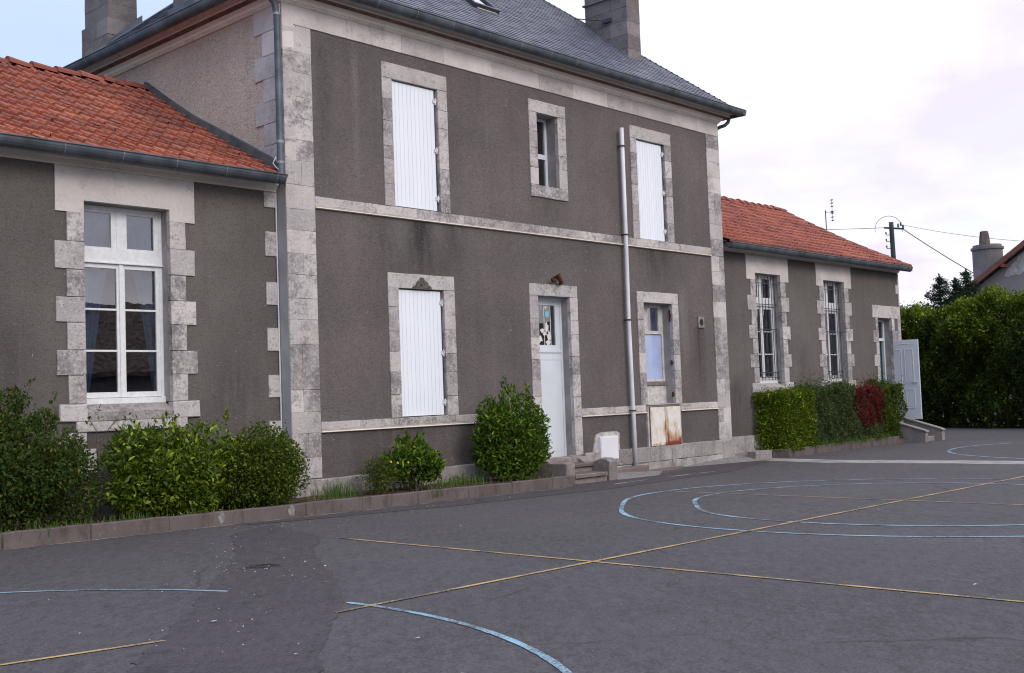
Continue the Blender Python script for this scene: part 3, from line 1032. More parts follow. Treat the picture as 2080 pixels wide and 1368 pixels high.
# broken lintel edge over the lower shutter
mb = MB()
top_ = [(2.36, 3.247), (2.40, 3.29), (2.44, 3.30), (2.48, 3.36), (2.53, 3.40), (2.56, 3.435), (2.62, 3.43), (2.66, 3.38), (2.71, 3.36), (2.74, 3.31), (2.79, 3.29), (2.81, 3.247)]
vs = [(x, -.0085, z) for x, z in top_] + [(x + .01, .03, z - .005) for x, z in top_]
nn = len(top_)
mb.add(vs, [tuple(range(nn))] + [(i, i + 1, nn + i + 1, nn + i) for i in range(nn - 1)])
mb.build('broken_lintel', M['broken'], house)


def shutter(parent, x0, x1, z0, z1, y, hingex):
    mb = MB()
    n = 11
    w_ = (x1 - x0) / n
    for i in range(n):
        mb.box(x0 + i * w_ + .0025, x0 + (i + 1) * w_ - .0025, y, y + .03, z0, z1)
    mb.box(x0 + .004, x1 - .004, y + .006, y + .024, z0 + .004, z1 - .004)
    o = mb.build('shutter', M['shutter'], parent, bevel=0)
    for zz in (z0 + (z1 - z0) * .10, z0 + (z1 - z0) * .5, z0 + (z1 - z0) * .91):
        h = MB()
        h.box(x1 - .03, x1 + .018, y - .014, y - .001, zz - .03, zz + .03)
        h.tube([(x1 + .02, y - .012, zz - .055), (x1 + .02, y - .012, zz + .055)], .014, 8)
        h.box(x1 + .012, hingex + .02, y - .022, y - .010, zz - .012, zz + .035)
        h.build('hinge', M['hinge'], o)
    return o


shutter(house, 2.09, 3.028, 4.555, 6.555, .045, 3.09)
shutter(house, 2.10, 3.032, 1.225, 3.225, .045, 3.09)
shutter(house, 8.556, 9.453, 4.55, 6.535, .045, 9.53)
for k in 'ABD':
    a, b, c, d = OP[k]
    room(house, a - .02, b + .02, c, d + .02, .47, 1.2)

# small upper window
a, b, c, d = OP['C']
y = .28
mb = MB()
mb.box(a, a + .055, y, y + .06, c, d); mb.box(b - .06, b, y, y + .06, c, d)
mb.box(a + .055, b - .06, y + .002, y + .058, d - .05, d); mb.box(a + .055, b - .06, y + .002, y + .058, c, c + .06)
mb.box(a + .055, b - .06, y - .008, y + .05, 5.835, 5.925)
mb.box(5.80, 5.838, y + .004, y + .055, 5.925, d - .05)
mb.box(5.80, 5.838, y + .004, y + .055, c + .06, 5.835)
fr = mb.build('window_frame', M['pvc_white'], house)
pane(fr, a + .03, b - .03, c + .03, d - .03, y + .03)
room(house, a - .02, b + .02, c - .02, d + .02, .47, 2.2)

# glazed door
a, b, c, d = OP['E']
y = .22
mb = MB()
mb.box(a, a + .05, y, y + .07, c, d - .06); mb.box(b - .05, b, y, y + .07, c, d - .06)
mb.box(a, b, y, y + .07, d - .06, d)
mb.box(a, b, y - .035, y - .001, d - .03, d - .0)
df = mb.build('door_frame', M['pvc_white'], house)
mb = MB()
x0, x1 = a + .052, b - .052
mb.box(x0, x0 + .09, y + .008, y + .055, 2.30, d - .062); mb.box(x1 - .13, x1, y + .008, y + .055, 2.30, d - .062)
mb.box(x0 + .09, x1 - .13, y + .009, y + .054, 3.12, d - .062); mb.box(x0 + .09, x1 - .13, y + .009, y + .054, 2.30, 2.39)
mb.box(x0, x1, y + .008, y + .055, c + .01, 2.25)
mb.box(x0, x1, y - .012, y + .055, 2.252, 2.298)
mb.box(x0, x1, y + .001, y + .007, 2.12, 2.20)
mb.box(x0 + .02, x1 - .02, y + .002, y + .0075, 0.45, 2.08)
dr = mb.build('door', M['pvc_white'], house)
pane(dr, x0 + .08, x1 - .12, 2.38, 3.13, y + .03)
def blob(mb, cx, cz, rx, rz, y, n=11, j=.35):
    r0 = [1 + random.uniform(-j, j) for _ in range(n)]
    vs = [(cx + rx * r0[i] * math.cos(2 * math.pi * i / n), y, cz + rz * r0[i] * math.sin(2 * math.pi * i / n)) for i in range(n)]
    vs2 = [(p[0], y + .002, p[2]) for p in vs]
    mb.add(vs + vs2, [tuple(range(n)), tuple(range(2 * n - 1, n - 1, -1))] + [(i, n + i, n + (i + 1) % n, (i + 1) % n) for i in range(n)])
mb = MB()
for (cx, cz, rx, rz) in ((5.88, 2.70, .05, .11), (5.93, 2.55, .06, .10), (5.75, 2.66, .05, .04), (5.83, 2.60, .07, .03), (5.70, 2.50, .05, .06), (5.90, 2.44, .07, .04), (5.86, 3.08, .04, .03)):
    blob(mb, cx, cz, rx, rz, y + .026, 13)
mb.box(5.80, 5.815, y + .024, y + .029, 2.39, 3.12); mb.box(5.975, 5.99, y + .024, y + .029, 2.39, 3.12)
mb.build('sticker', M['sticker'], dr)
mb = MB(); blob(mb, 5.90, 2.96, .065, .06, y + .0255, 16, .08); mb.build('sticker', M['sticker_blue'], dr)
mb = MB(); mb.tube([(x0 + .06, y - .03, 1.38), (x0 + .17, y - .03, 1.38)], .010); mb.box(x0 + .04, x0 + .075, y - .004, y + .008, 1.28, 1.48); mb.build('handle', M['hinge'], dr)
room(house, a - .02, b + .02, c - .02, d + .02, .47, 2.6)

# right lower window with its patched lower part
a, b, c, d = OP['F']
y = .25
mb = MB()
mb.box(a, a + .06, y, y + .06, 1.60, d); mb.box(b - .06, b, y, y + .06, 1.60, d)
mb.box(a + .06, b - .06, y + .002, y + .06, 3.18, d)
mb.box(a + .06, b - .06, y - .004, y + .06, 2.645, 2.71)
mb.box(8.90, 9.03, y + .003, y + .055, 2.71, 3.18)
mb.box(9.39, b - .06, y + .003, y + .055, 2.71, 3.18)
mb.box(a + .06, b - .06, y + .003, y + .06, 1.675, 1.72)
fr = mb.build('window_frame', M['paint_worn'], house)
pane(fr, a + .05, b - .05, 2.70, 3.19, y + .03)
mb = MB(); mb.box(a + .05, b - .05, y + .03, y + .034, 1.71, 2.65); o = mb.build('pane', M['film'], fr); o['label'] = 'frosted blue white lower pane'
mb = MB(); mb.box(9.02, 9.17, y + .037, y + .040, 2.70, 3.185); mb.box(9.171, 9.42, y + .036, y + .039, 2.70, 3.185, 1); mb.build('blind', [M['paint_white'], M['film']], fr)
mb = MB(); mb.box(a - .004, b + .004, y - .05, y + .06, 1.60, 1.672); mb.box(a - .004, b + .004, y - .02, y + .06, 1.672, 1.676); mb.build('wooden_sill', plain('bare grey wood', (.20, .17, .155), .9, var=.2, scale=12), fr)
mb = MB(); mb.box(a, b, y - .015, y + .1, 1.14, 1.598); mb.build('plaster_infill', M['paint_worn'], house)
for zz, hh in ((3.02, .12), (2.05, .05), (1.40, .05)):
    mb = MB()
    mb.box(b - .014, b + .001, .05, .085, zz - hh, zz + hh)
    mb.tube([(b - .02, .035, zz - .03), (b - .02, .035, zz + .03)], .014)
    mb.build('old_hinge', M['rust'], house)
room(house, a - .02, b + .02, c, d + .02, .47, 2.2)

# rusty meter cupboard below it
mb = MB()
mb.box(8.50, 9.66, -.03, .1, .352, 1.20)
mb.build('cupboard_surround', M['cement_pale'], house, bevel=.01)
mb = MB(); mb.box(8.545, 9.63, -.0345, -.0305, .375, 1.175); mb.build('cupboard_gap_shade', M['rust'], house)  # dark plate added so the gaps round the doors read as shaded
for (x0, x1) in ((8.57, 9.055), (9.11, 9.605)):
    mb = MB()
    mb.box(x0, x1, -.050, -.035, .39, 1.16)
    mb.box(x0 + .03, x1 - .03, -.054, -.051, .42, 1.13)
    o = mb.build('cupboard_door', M['rusty'], house, bevel=.003)
    o['label'] = 'rust stained cupboard door' if x0 > 9 else 'whiter cupboard door with slight rust'
mb = MB(); mb.box(9.068, 9.096, -.056, -.035, .39, 1.16); mb.build('cupboard_rail', M['rusty'], house)
mb = MB(); mb.box(8.5, 9.66, -.06, .05, 1.203, 1.225); mb.build('cupboard_lid', M['stone_plinth'], house)

# white meter box with pale patching round it
mb = MB()
pts = [(6.80, .22), (6.78, .40), (6.84, .60), (6.88, .70), (7.02, .74), (7.3, .745), (7.52, .74), (7.60, .70), (7.585, .55), (7.60, .40), (7.57, .22)]
vs = [(x, -.004, z) for x, z in pts] + [(x, .03, z) for x, z in pts]
nn = len(pts)
mb.add(vs, [tuple(range(nn)), tuple(range(2 * nn - 1, nn - 1, -1))] + [(i, (i + 1) % nn, nn + (i + 1) % nn, nn + i) for i in range(nn)])
mb.build('cement_patch', M['cement_pale'], house)
mb = MB(); mb.box(6.938, 7.479, -.06, .02, .22, .662); o = mb.build('meter_box', M['white_enamel'], house, bevel=.006)
mb = MB(); mb.box(6.955, 7.462, -.068, -.0615, .235, .645); mb.tube([(6.98, -.075, .39), (6.98, -.06, .39)], .012); mb.build('meter_door', M['white_enamel'], o, bevel=.002)

mb = MB()
blob(mb, 9.33, .13, .085, .20, -.0535, 16, .12)
mb.build('cement_patch', M['cement'], house)

# vent plate
mb = MB(); mb.box(10.475, 10.70, -.012, .03, 2.785, 3.02)
v = mb.build('vent_plate', M['vent'], house, bevel=.004)
mb = MB(); mb.tube([(10.587, -.016, 2.90), (10.587, -.0125, 2.90)], .07, 20); mb.build('vent_hole', M['black'], v)

# rusty lamp bracket over the door
mb = MB()
mb.tube([(5.89, .03, 3.60), (5.89, -.06, 3.60)], .035, 10)
mb.tube([(5.89, -.05, 3.61), (5.89, -.09, 3.64), (5.90, -.10, 3.57), (5.93, -.10, 3.50)], [.045, .05, .045, .03], 9)
mb.tube([(5.89, -.05, 3.58), (5.80, -.07, 3.545), (5.72, -.08, 3.55)], [.018, .018, .045], 8)
mb.tube([(5.96, -.03, 3.49), (6.03, -.06, 3.52)], .025, 8)
o = mb.build('wall_lamp', M['rust'], house, smooth=True)

# grey plastic stack pipe
mb = MB()
pp = [(7.955, -.09, 6.66), (7.945, -.09, 4.5), (7.925, -.09, 2.9), (7.95, -.09, 1.1), (7.965, -.09, .05)]
mb.tube(pp, .041, 14)
o = mb.build('downpipe', M['pvc'], house, smooth=True)
for zz, xx in ((6.3, 7.953), (4.55, 7.946), (2.88, 7.926), (1.12, 7.951)):
    h = MB(); h.tube([(xx, -.09, zz - .012), (xx, -.09, zz + .012)], .058, 14); h.box(xx - .012, xx + .012, -.05, .03, zz - .012, zz + .012)
    h.build('pipe_clip', M['rust'], o)
mb = MB(); mb.tube([(7.965, -.09, -.02), (7.965, -.09, .13)], .064, 14); mb.build('pipe_collar', M['zinc_joint'], o)

# zinc gutters
GZ = 7.60
gutter(house, (-.46, -.385, GZ), (12.01, -.385, GZ))
gutter(house, (-.385, 6.25, GZ), (-.385, -.46, GZ))
gutter(house, (11.99, -.46, GZ), (11.99, 6.2, GZ))
mb = MB(); mb.tube([(11.80, -.20, 7.50), (11.80, -.15, 7.36), (11.74, -.10, 7.29), (11.68, 0, 7.26), (11.655, .08, 7.2), (11.655, .08, -.1)], .04, 12)
mb.build('zinc_downpipe', M['zinc'], house, smooth=True)
mb = MB()
mb.tube([(-.30, .05, 7.52), (-.24, .03, 7.40), (-.12, .0, 7.28), (-.085, .0, 7.1), (-.085, .0, 4.95), (-.09, -.02, 4.80), (-.12, -.06, 4.70)], .048, 12)
o = mb.build('zinc_downpipe', M['zinc'], house, smooth=True)
for zz in (7.12, 5.25, 4.95):
    h = MB(); h.tube([(-.085, 0, zz - .02), (-.085, 0, zz + .02)], .055, 12); h.build('pipe_clip', M['zinc_joint'], o)
mb = MB(); mb.tube([(-.012, .035, 7.3), (-.014, .04, 6.4), (-.012, .035, 5.9), (-.02, .03, 5.3), (-.013, .035, 4.8)], .010, 6)
mb.tube([(-.16, .0, 5.02), (-.20, .02, 4.93), (-.17, -.02, 4.86), (-.11, -.02, 4.83)], .006, 6)
mb.build('cable', M['pvc'], house)

# quoins on the side wall
mb = MB()
zq = [7.345, 6.97, 6.62, 6.27, 5.93, 5.60, 5.28, 4.95]
def yblock(mb, y0, y1, z0, z1):
    b_ = MB(); b_.block(-y1, -y0, 0.0, .2, z0, z1)
    mb.add([(p[1], -p[0], p[2]) for p in b_.v], b_.f)
for i in range(len(zq) - 1):
    yblock(mb, .0, .71 if i % 2 == 0 else .51, zq[i + 1] + .003, zq[i] - .003)
mb.build('side_quoins', M['stone_clean'], house)
# grey painted return between house corner and the wing
mb = MB(); mb.box(-.004, .03, .012, .30, -.3, 4.60); mb.build('corner_return', M['return'], house)

# slate hipped roof
SL = .865
EX0, EX1, EY0, EY1 = -.36, 11.965, -.36, 6.2
run = (EY1 - EY0) / 2
z0 = 7.575
RZ = z0 + SL * run
A0, A1 = (EX0 + run, EY0 + run, RZ), (EX1 - run, EY0 + run, RZ)
mb = MB()
C4 = [(EX0, EY0, z0), (EX1, EY0, z0), (EX1, EY1, z0), (EX0, EY1, z0)]
mb.add(C4 + [A0, A1], [(0, 1, 5, 4), (1, 2, 5), (2, 3, 4, 5), (3, 0, 4), (3, 2, 1, 0)])
sec = math.sqrt(1 + SL * SL)
ex = .108
rows = int(run * sec / ex)
for (O, u, h) in ((Vector(C4[0]), Vector((1, 0, 0)), Vector((0, 1, 0))), (Vector(C4[3]), Vector((0, -1, 0)), Vector((1, 0, 0))), (Vector(C4[1]), Vector((0, 1, 0)), Vector((-1, 0, 0)))):
    v = (h + Vector((0, 0, SL))).normalized()
    n = u.cross(v)
    Lx = (EX1 - EX0) if u.x else (EY1 - EY0)
    slates(mb, O, u, v, n, rows, ex, lambda s: s / sec - .01, lambda s, Lx=Lx: Lx - s / sec + .01)
roof = mb.build('slate_roof', M['slate'], house, recalc=False)
mb = MB()
for p, q in ((C4[0], A0), (C4[1], A1), (C4[3], A0), (C4[2], A1), (A0, A1)):
    mb.tube([Vector(p) + Vector((0, 0, .005)), Vector(q) + Vector((0, 0, .012))], .022, 6)
mb.build('hip_capping', M['slate'], roof)


def chimney(parent, x0, x1, y0, y1, zb, zt, zw=None, step=.045):
    mb = MB()
    z = zb
    i = 0
    while z < zt:
        h = .30
        ww = step if (zw and z < zw) else 0.0
        jx = x0 + (x1 - x0) * (.45 if i % 2 else .62)
        jy = y0 + (y1 - y0) * (.4 if i % 2 else .58)
        for (ya, yb) in ((y0 - ww, jy - .002), (jy + .002, y1 + ww)):
            mb.box(x0 - ww, x1 + ww, ya, yb, z + .003, z + h - .003, j=.003)
        z += h
        i += 1
    mb.box(x0 + .012, x1 - .012, y0 + .012, y1 - .012, zb, zt + .1, 1)
    if zt > 11:
        mb.box(x0 - .05, x1 + .05, y0 - .05, y1 + .05, zt + .1, zt + .25)
    return mb.build('chimney', [M['stone_chimney'], M['mortar']], parent)


chimney(roof, 9.50, 9.96, .80, 1.93, 8.2, 11.3)
chimney(roof, .27, .83, 5.62, 6.52, 7.4, 11.0, zw=8.35)
chimney(roof, .02, .56, 2.30, 2.98, 7.85, 10.8)
mb = MB()
mb.prism([(.21, 8.02), (.90, 8.62), (.90, 8.78), (.80, 8.70), (.30, 8.24), (.21, 8.16)], 'y', 5.545, 5.572)
mb.build('chimney_flashing', M['zinc'], roof)
mb = MB()
mb.box(-.06, .60, 2.24, 3.02, 7.75, 7.98)
mb.build('chimney_flashing', M['zinc'], roof)
# ledge course and tie rod on the right chimney
mb = MB(); mb.box(9.455, 10.0, .755, 1.975, 9.97, 10.0); mb.build('chimney_ledge', M['stone_chimney'], roof)
mb = MB()
mb.tube([(9.40, 1.36, 9.50), (9.3, 2.9, 9.97)], .012, 6)
mb.box(9.44, 9.50, 1.20, 1.42, 9.46, 9.54)
mb.build('tie_rod', M['iron'], roof)
# roof light
u_, v_ = Vector((1, 0, 0)), Vector((0, 1, SL)).normalized()
n_v = u_.cross(v_)
def slope_box(mb, x0, x1, s0, s1, h0, h1, mi=0):
    O = Vector((0, EY0, z0))
    vs = [O + u_ * x + v_ * s_ + n_v * h for h in (h0, h1) for s_ in (s0, s1) for x in (x0, x1)]
    mb.add(vs, [(0, 2, 3, 1), (4, 5, 7, 6), (0, 1, 5, 4), (2, 6, 7, 3), (0, 4, 6, 2), (1, 3, 7, 5)], mi)
s0 = (.80 - EY0) * sec
mb = MB()
slope_box(mb, 4.82, 4.88, s0, s0 + .9, .0, .09); slope_box(mb, 5.42, 5.48, s0, s0 + .9, .0, .09)
slope_box(mb, 4.88, 5.42, s0, s0 + .07, .0, .092); slope_box(mb, 4.88, 5.42, s0 + .84, s0 + .9, .0, .09)
sk = mb.build('roof_light', M['iron'], roof)
mb = MB(); O_ = Vector((0, EY0, z0)); mb.add([O_ + u_ * a_ + v_ * b_ + n_v * .055 for a_, b_ in ((4.87, s0 + .05), (5.43, s0 + .05), (5.43, s0 + .86), (4.87, s0 + .86))], [(0, 1, 2, 3)]); mb.build('pane', M['glass'], sk, recalc=False)
mb = MB(); slope_box(mb, 4.90, 5.42, s0 - .045, s0 - .002, .012, .030); mb.build('roof_light_flashing', M['cement_pale'], sk)
mb = MB(); slope_box(mb, 4.88, 5.42, s0 + .07, s0 + .84, .016, .02); mb.build('roof_light_blind', M['paint_white'], sk)


# ------------------------------------------------------------------ the two wings
WY = .22
ZC = [3.98, 3.61, 3.26, 2.915, 2.595, 2.25, 1.935, 1.58]


def wing_surround(parent, xa, xb, lx0, lx1, ztop=4.135, zbot=1.58, left=True, right=True):
    mb = MB()
    mb.prism([(lx0, ZC[0]), (xa + .003, ZC[0]), (xa + .003, ztop + .003), (xb - .003, ztop + .003), (xb - .003, ZC[0]), (lx1, ZC[0]), (lx1, 4.557), (lx0, 4.557)], 'y', WY, WY + .08, 2)
    for i in range(len(ZC) - 1):
        wide = .37 if i % 2 == 1 else .225
        mb.block(xa - wide + random.uniform(-.008, .008), xa + .003, WY - random.uniform(0, .003), WY + .08, ZC[i + 1] + .003, ZC[i] - .003)
        mb.block(xb - .003, xb + wide + random.uniform(-.008, .008), WY - random.uniform(0, .003), WY + .08, ZC[i + 1] + .003, ZC[i] - .003)
    lining(mb, xa, xb, zbot, ztop, WY + .08, WY + .42, 1, 'lrt')
    mb.build('stone_surround', [M['stone'], M['cement'], M['stone_clean']], parent)
    # sill with sloping top
    mb = MB()
    mb.block(xa - .35, xa + .01, WY - .02, WY + .1, 1.36, 1.575, c=.012, j=.006)
    mb.block(xb - .01, xb + .39, WY - .02, WY + .1, 1.36, 1.575, c=.012, j=.006)
    mb.block(xa - .14, xb + .2, WY - .018, WY + .1, 1.225, 1.357, c=.01, j=.005)
    mb.prism([(WY - .018, 1.36), (WY + .42, 1.36), (WY + .42, 1.60), (WY + .25, 1.60), (WY - .018, 1.47)], 'x', xa + .011, xb - .011, 1)
    mb.build('stone_sill', [M['stone'], M['stone_moss']], parent)


def wing_window(parent, xa, xb, z0=1.60, z1=4.133, y=.44):
    mid = (xa + xb) / 2
    mb = MB()
    F = lambda a, b, c, d, y0=y, y1=y + .06: mb.box(a, b, y0, y1, c, d)
    F(xa, xa + .045, z0, z1); F(xb - .045, xb, z0, z1)
    F(xa + .045, xb - .045, z1 - .05, z1)
    F(xa, xb, 3.39, 3.565, y - .008, y + .058)              # transom
    F(xa, xb, 3.385, 3.405, y - .03, y - .0046)             # drip
    F(mid - .05, mid + .05, 3.565, z1 - .05, y + .002, y + .056)
    for a, b in ((xa + .045, mid - .05), (mid + .05, xb - .045)):   # upper lights
        F(a, a + .05, 3.565, z1 - .05, y + .006, y + .05); F(b - .07, b, 3.565, z1 - .05, y + .006, y + .05)
        F(a + .05, b - .07, 4.045, z1 - .05, y + .007, y + .049); F(a + .05, b - .07, 3.565, 3.60, y + .007, y + .049)
    for a, b in ((xa + .045, mid - .004), (mid + .004, xb - .045)):  # casements
        F(a, a + .055, 1.65, 3.385, y + .004, y + .05); F(b - .055, b, 1.65, 3.385, y + .004, y + .05)
        F(a + .055, b - .055, 3.325, 3.385, y + .005, y + .049); F(a + .055, b - .055, 1.65, 1.72, y + .005, y + .049)
        for zz in (2.79, 2.254):
            F(a + .055, b - .055, zz - .013, zz + .013, y + .008, y + .045)
    F(mid - .026, mid + .026, 1.65, 3.385, y - .012, y + .0035)
    F(xa, xb, z0 - .06, z0 + .045, y - .03, y + .055)
    fr = mb.build('window_frame', M['paint_white'], parent, bevel=.004)
    pane(fr, xa + .03, xb - .03, 1.68, z1 - .03, y + .026)
    room(parent, xa - .02, xb + .02, z0 - .1, z1 + .02, .645, 3.6)
    return fr


def wing_front(parent, x0, x1, holes, gut0, gut1, gzc):
    mb = MB()
    wall_mesh(mb, 'x', x0, x1, -.3, 4.60, WY + .02, WY + .42, holes)
    wall_mesh(mb, 'y', WY + .42, 7.2, -.3, 4.6, x0, x0 + .3, [])
    wall_mesh(mb, 'y', WY + .42, 7.2, -.3, 4.6, x1 - .3, x1, [])
    wall_mesh(mb, 'x', x0, x1, -.3, 4.6, 7.2, 7.5, [])
    mb.box(x0 + .05, x1 - .05, WY + .3, 7.3, 4.5, 4.56)
    mb.build('wall', M['render_wing'], parent)
    mb = MB()
    mb.prism([(WY + .2, 4.56), (WY - .006, 4.56), (WY - .006, 4.582), (WY - .02, 4.584), (WY - .02, 4.60), (WY - .032, 4.602), (WY - .05, 4.63), (WY - .075, 4.65), (WY - .08, 4.71), (WY + .2, 4.71)], 'x', gut0, gut1)
    mb.build('cornice', M['cornice'], parent)
    gutter(parent, (gut0, -.125, gzc), (gut1 - (.11 if gut0 < 0 else .03), -.125, gzc))


def wing_roof(parent, x0, x1, mt, far=False):
    ye, ze, yr, zr = -.12, 4.70, 3.76, 6.80
    mb = MB()
    yb, zb = 7.7, 4.72
    prof_ = [sagged(ye + .05, ze + .015, yr, zr - .01, .07, k / 10) for k in range(11)] + [(yb, zb), (WY + .12, 4.72)]
    mb.prism(prof_, 'x', x0, x1 - (.03 if x0 > 0 else 0))
    rf = mb.build('roof', M['tile_edge'], parent, recalc=False)
    tile_field(rf, 'clay_tiles', mt, x0, x1, ye, ze, yr, zr)
    ridge_tiles(rf, 'ridge_tiles', (x0, yr, zr + .02), (x1, yr, zr + .02))
    return rf


lw = thing('school_wing', (-4.7, 3.5, 0), 'low grey wing with red tiled roof and one tall stone framed window', 'building wing', 'single storey school wings')
WL = (-2.935, -1.735)
wing_front(lw, -9.4, -.003, [(WL[0] - .02, WL[1] + .02, 1.37, 4.155)], -9.4, -.02, 4.735)
wing_surround(lw, WL[0], WL[1], -3.30, -1.362)
wing_window(lw, *WL)
mb = MB()
mb.block(-3.02, -2.94, WY, WY + .1, 1.02, 1.22); mb.block(-3.30, -2.80, WY, WY + .1, .715, 1.015); mb.block(-3.0, -2.92, WY, WY + .1, .4, .71)
mb.block(-3.30, -3.02, WY, WY + .1, 1.02, 1.22)
for i, zz in enumerate([4.553, 4.328]):
    pass
zz = [(4.328, 4.553), (3.621, 3.973), (2.917, 3.246), (2.253, 2.585), (1.586, 1.91), (.90, 1.25)]
mb.build('quoins_below_sill', M['stone'], lw)
for a, b in zz:
    mb = MB()
    mb.block(-.222, -.012, WY, WY + .1, a, b)
    mb.build('quoin', M['stone'], lw)
mb = MB(); mb.tube([(-.03, WY - .006, 4.55), (-.03, WY - .006, .6)], .011, 6)
o = mb.build('conduit', M['pvc'], lw)
rf = wing_roof(lw, -9.6, -.05, M['tile'])
# cement fillet where the wing roof meets the house
mb = MB()
pr_ = [(.20, 4.78), (2.0, 5.70), (3.80, 6.78), (3.84, 6.98), (3.1, 6.53), (2.4, 6.13), (1.2, 5.54), (.30, 5.09), (.2, 5.0)]
mb.prism(pr_, 'x', -.055, .019)
mb.build('cement_fillet', M['cement_dark'], rf)

rw = thing('school_wing', (16.3, 3.5, 0), 'low grey wing with two barred windows and an open white door', 'building wing', 'single storey school wings')
W1, W2, DR = (13.265, 14.42), (16.575, 17.71), (19.62, 20.49)
wing_front(rw, 11.61, 21.05, [(W1[0] - .02, W1[1] + .02, 1.37, 4.155), (W2[0] - .02, W2[1] + .02, 1.37, 4.155), (DR[0] - .02, DR[1] + .02, .42, 3.255)], 11.66, 21.10, 4.685)
for wx_, l0, l1 in ((W1, 12.885, 14.81), (W2, 16.21, 18.11)):
    wing_surround(rw, wx_[0], wx_[1], l0, l1)
    wing_window(rw, *wx_)
    # iron grille
    mb = MB()
    y = WY + .14
    n = 8
    for i in range(n):
        xx = wx_[0] + .06 + (wx_[1] - wx_[0] - .12) * i / (n - 1)
        mb.tube([(xx, y, 1.63), (xx, y, 4.11)], .0085, 6)
    for zz in (3.93, 3.43, 2.84, 1.82, 1.70):
        mb.box(wx_[0] - .01, wx_[1] + .01, y - .006, y + .006, zz - .010, zz + .010)
    mb.build('window_grille', M['iron'], rw)
# door surround of the right wing
mb = MB()
mb.block(19.30, 21.06, WY, WY + .08, 3.258, 3.60, c=.006)
zd = [3.255, 2.915, 2.585, 2.25, 1.93, 1.585, 1.25, .9, .5]
for i in range(len(zd) - 1):
    wd = .16 if i % 2 == 0 else .32
    mb.block(DR[0] - wd, DR[0] + .003, WY, WY + .08, zd[i + 1] + .003, zd[i] - .003)
    if i % 2 == 0:
        mb.block(DR[1] - .003, DR[1] + .16, WY, WY + .08, zd[i + 1] + .003, zd[i] - .003)
    else:
        mb.block(DR[1] - .003, 21.06, WY, WY + .08, zd[i + 1] + .003, zd[i] - .003)
for (a, b, x0) in ((4.22, 4.55, 21.0), (3.955, 4.217, 20.85), (3.603, 3.952, 21.0), (2.918, 3.255, 20.87), (2.253, 2.582, 20.87), (1.588, 1.927, 20.87)):
    mb.block(x0 - .02 if x0 > 20.9 else x0, 21.06, WY - .001, WY + .08, a, b)
lining(mb, DR[0], DR[1], .44, 3.235, WY + .08, WY + .42, 1, 'lrtb')
mb.build('stone_surround', [M['stone'], M['cement']], rw)
mb = MB()
y = WY + .24
mb.box(DR[0], DR[0] + .05, y, y + .07, .45, 3.23); mb.box(DR[1] - .07, DR[1], y, y + .07, .45, 3.23)
mb.box(DR[0] + .05, DR[1] - .07, y, y + .07, 3.18, 3.23); mb.box(DR[0] + .05, DR[1] - .07, y - .01, y + .07, 2.64, 2.72)
df = mb.build('door_frame', M['pvc_white'], rw)
pane(df, DR[0] + .04, DR[1] - .06, 2.70, 3.19, y + .03)
mb = MB(); mb.box(DR[0] + .05, DR[0] + .42, y + .02, y + .06, .46, 2.64); mb.box(DR[0] + .44, DR[1] - .07, y + .10, y + .13, .46, 2.64); mb.build('inner_door', M['teal'], rw)
room(rw, DR[0] - .02, DR[1] + .02, .42, 3.25, .645, 3.4)
# the open leaf, swung out square to the wall
LX = 20.50
mb = MB()
y0, y1, z0_, z1_ = -.475, .41, .455, 2.64
def leafbox(ya, yb, za, zb, xa, xb):
    mb.box(xa, xb, ya, yb, za, zb)
leafbox(y0, y1, z0_, z1_, LX, LX + .04)
def panel(ya, yb, za, zb):
    t = .022
    leafbox(ya, yb, za, za + t, LX - .012, LX); leafbox(ya, yb, zb - t, zb, LX - .012, LX)
    leafbox(ya, ya + t, za + t, zb - t, LX - .0115, LX); leafbox(yb - t, yb, za + t, zb - t, LX - .0115, LX)
    leafbox(ya + .05, yb - .05, za + .05, zb - .05, LX - .006, LX)
ym = (y0 + y1) / 2
panel(ym + .04, y1 - .13, 1.45, 2.38); panel(y0 + .15, ym - .04, 1.45, 2.38)
panel(ym + .04, y1 - .13, .75, 1.28); panel(y0 + .15, ym - .04, .75, 1.28)
leafbox(y0 + .10, y1 - .08, 2.52, 2.535, LX - .008, LX)
lf = mb.build('door', M['door_grey'], rw, bevel=.003)
mb = MB(); mb.tube([(LX - .05, y0 + .07, 1.47), (LX - .05, y0 + .19, 1.47)], .011); mb.box(LX - .055, LX, y0 + .055, y0 + .075, 1.46, 1.48); mb.build('handle', M['hinge'], lf)
mb = MB()
x = 11.66
while x < 21.0:
    x2 = min(x + random.uniform(.6, 1.0), 21.05)
    mb.block(x, x2 - .004, WY - .03, WY + .1, -.3, .40, j=.006, c=.015)
    x = x2
mb.build('plinth', M['stone_plinth'], rw)
rf = wing_roof(rw, 11.66, 21.2, M['tile_far'])
mb = MB()
for k in range(12):
    f0, f1 = k / 12, (k + 1) / 12 + .012
    a_, b_ = sagged(-.12, 4.70, 3.76, 6.80, .07, f0), sagged(-.12, 4.70, 3.76, 6.80, .07, min(1, f1))
    l0, l1 = .085 + random.uniform(-.006, .012), .06
    vs = []
    for (yy, zz), l in ((a_, l0), (b_, l1)):
        vs += [(21.08, yy, zz + l - .03), (21.12, yy, zz + l), (21.24, yy, zz + l - .005), (21.26, yy, zz - .10)]
    mb.add(vs, [(0, 1, 5, 4), (1, 2, 6, 5), (2, 3, 7, 6), (0, 3, 2, 1)])
mb.build('verge_tiles', M['tile_edge'], rf, recalc=False)
mb = MB()
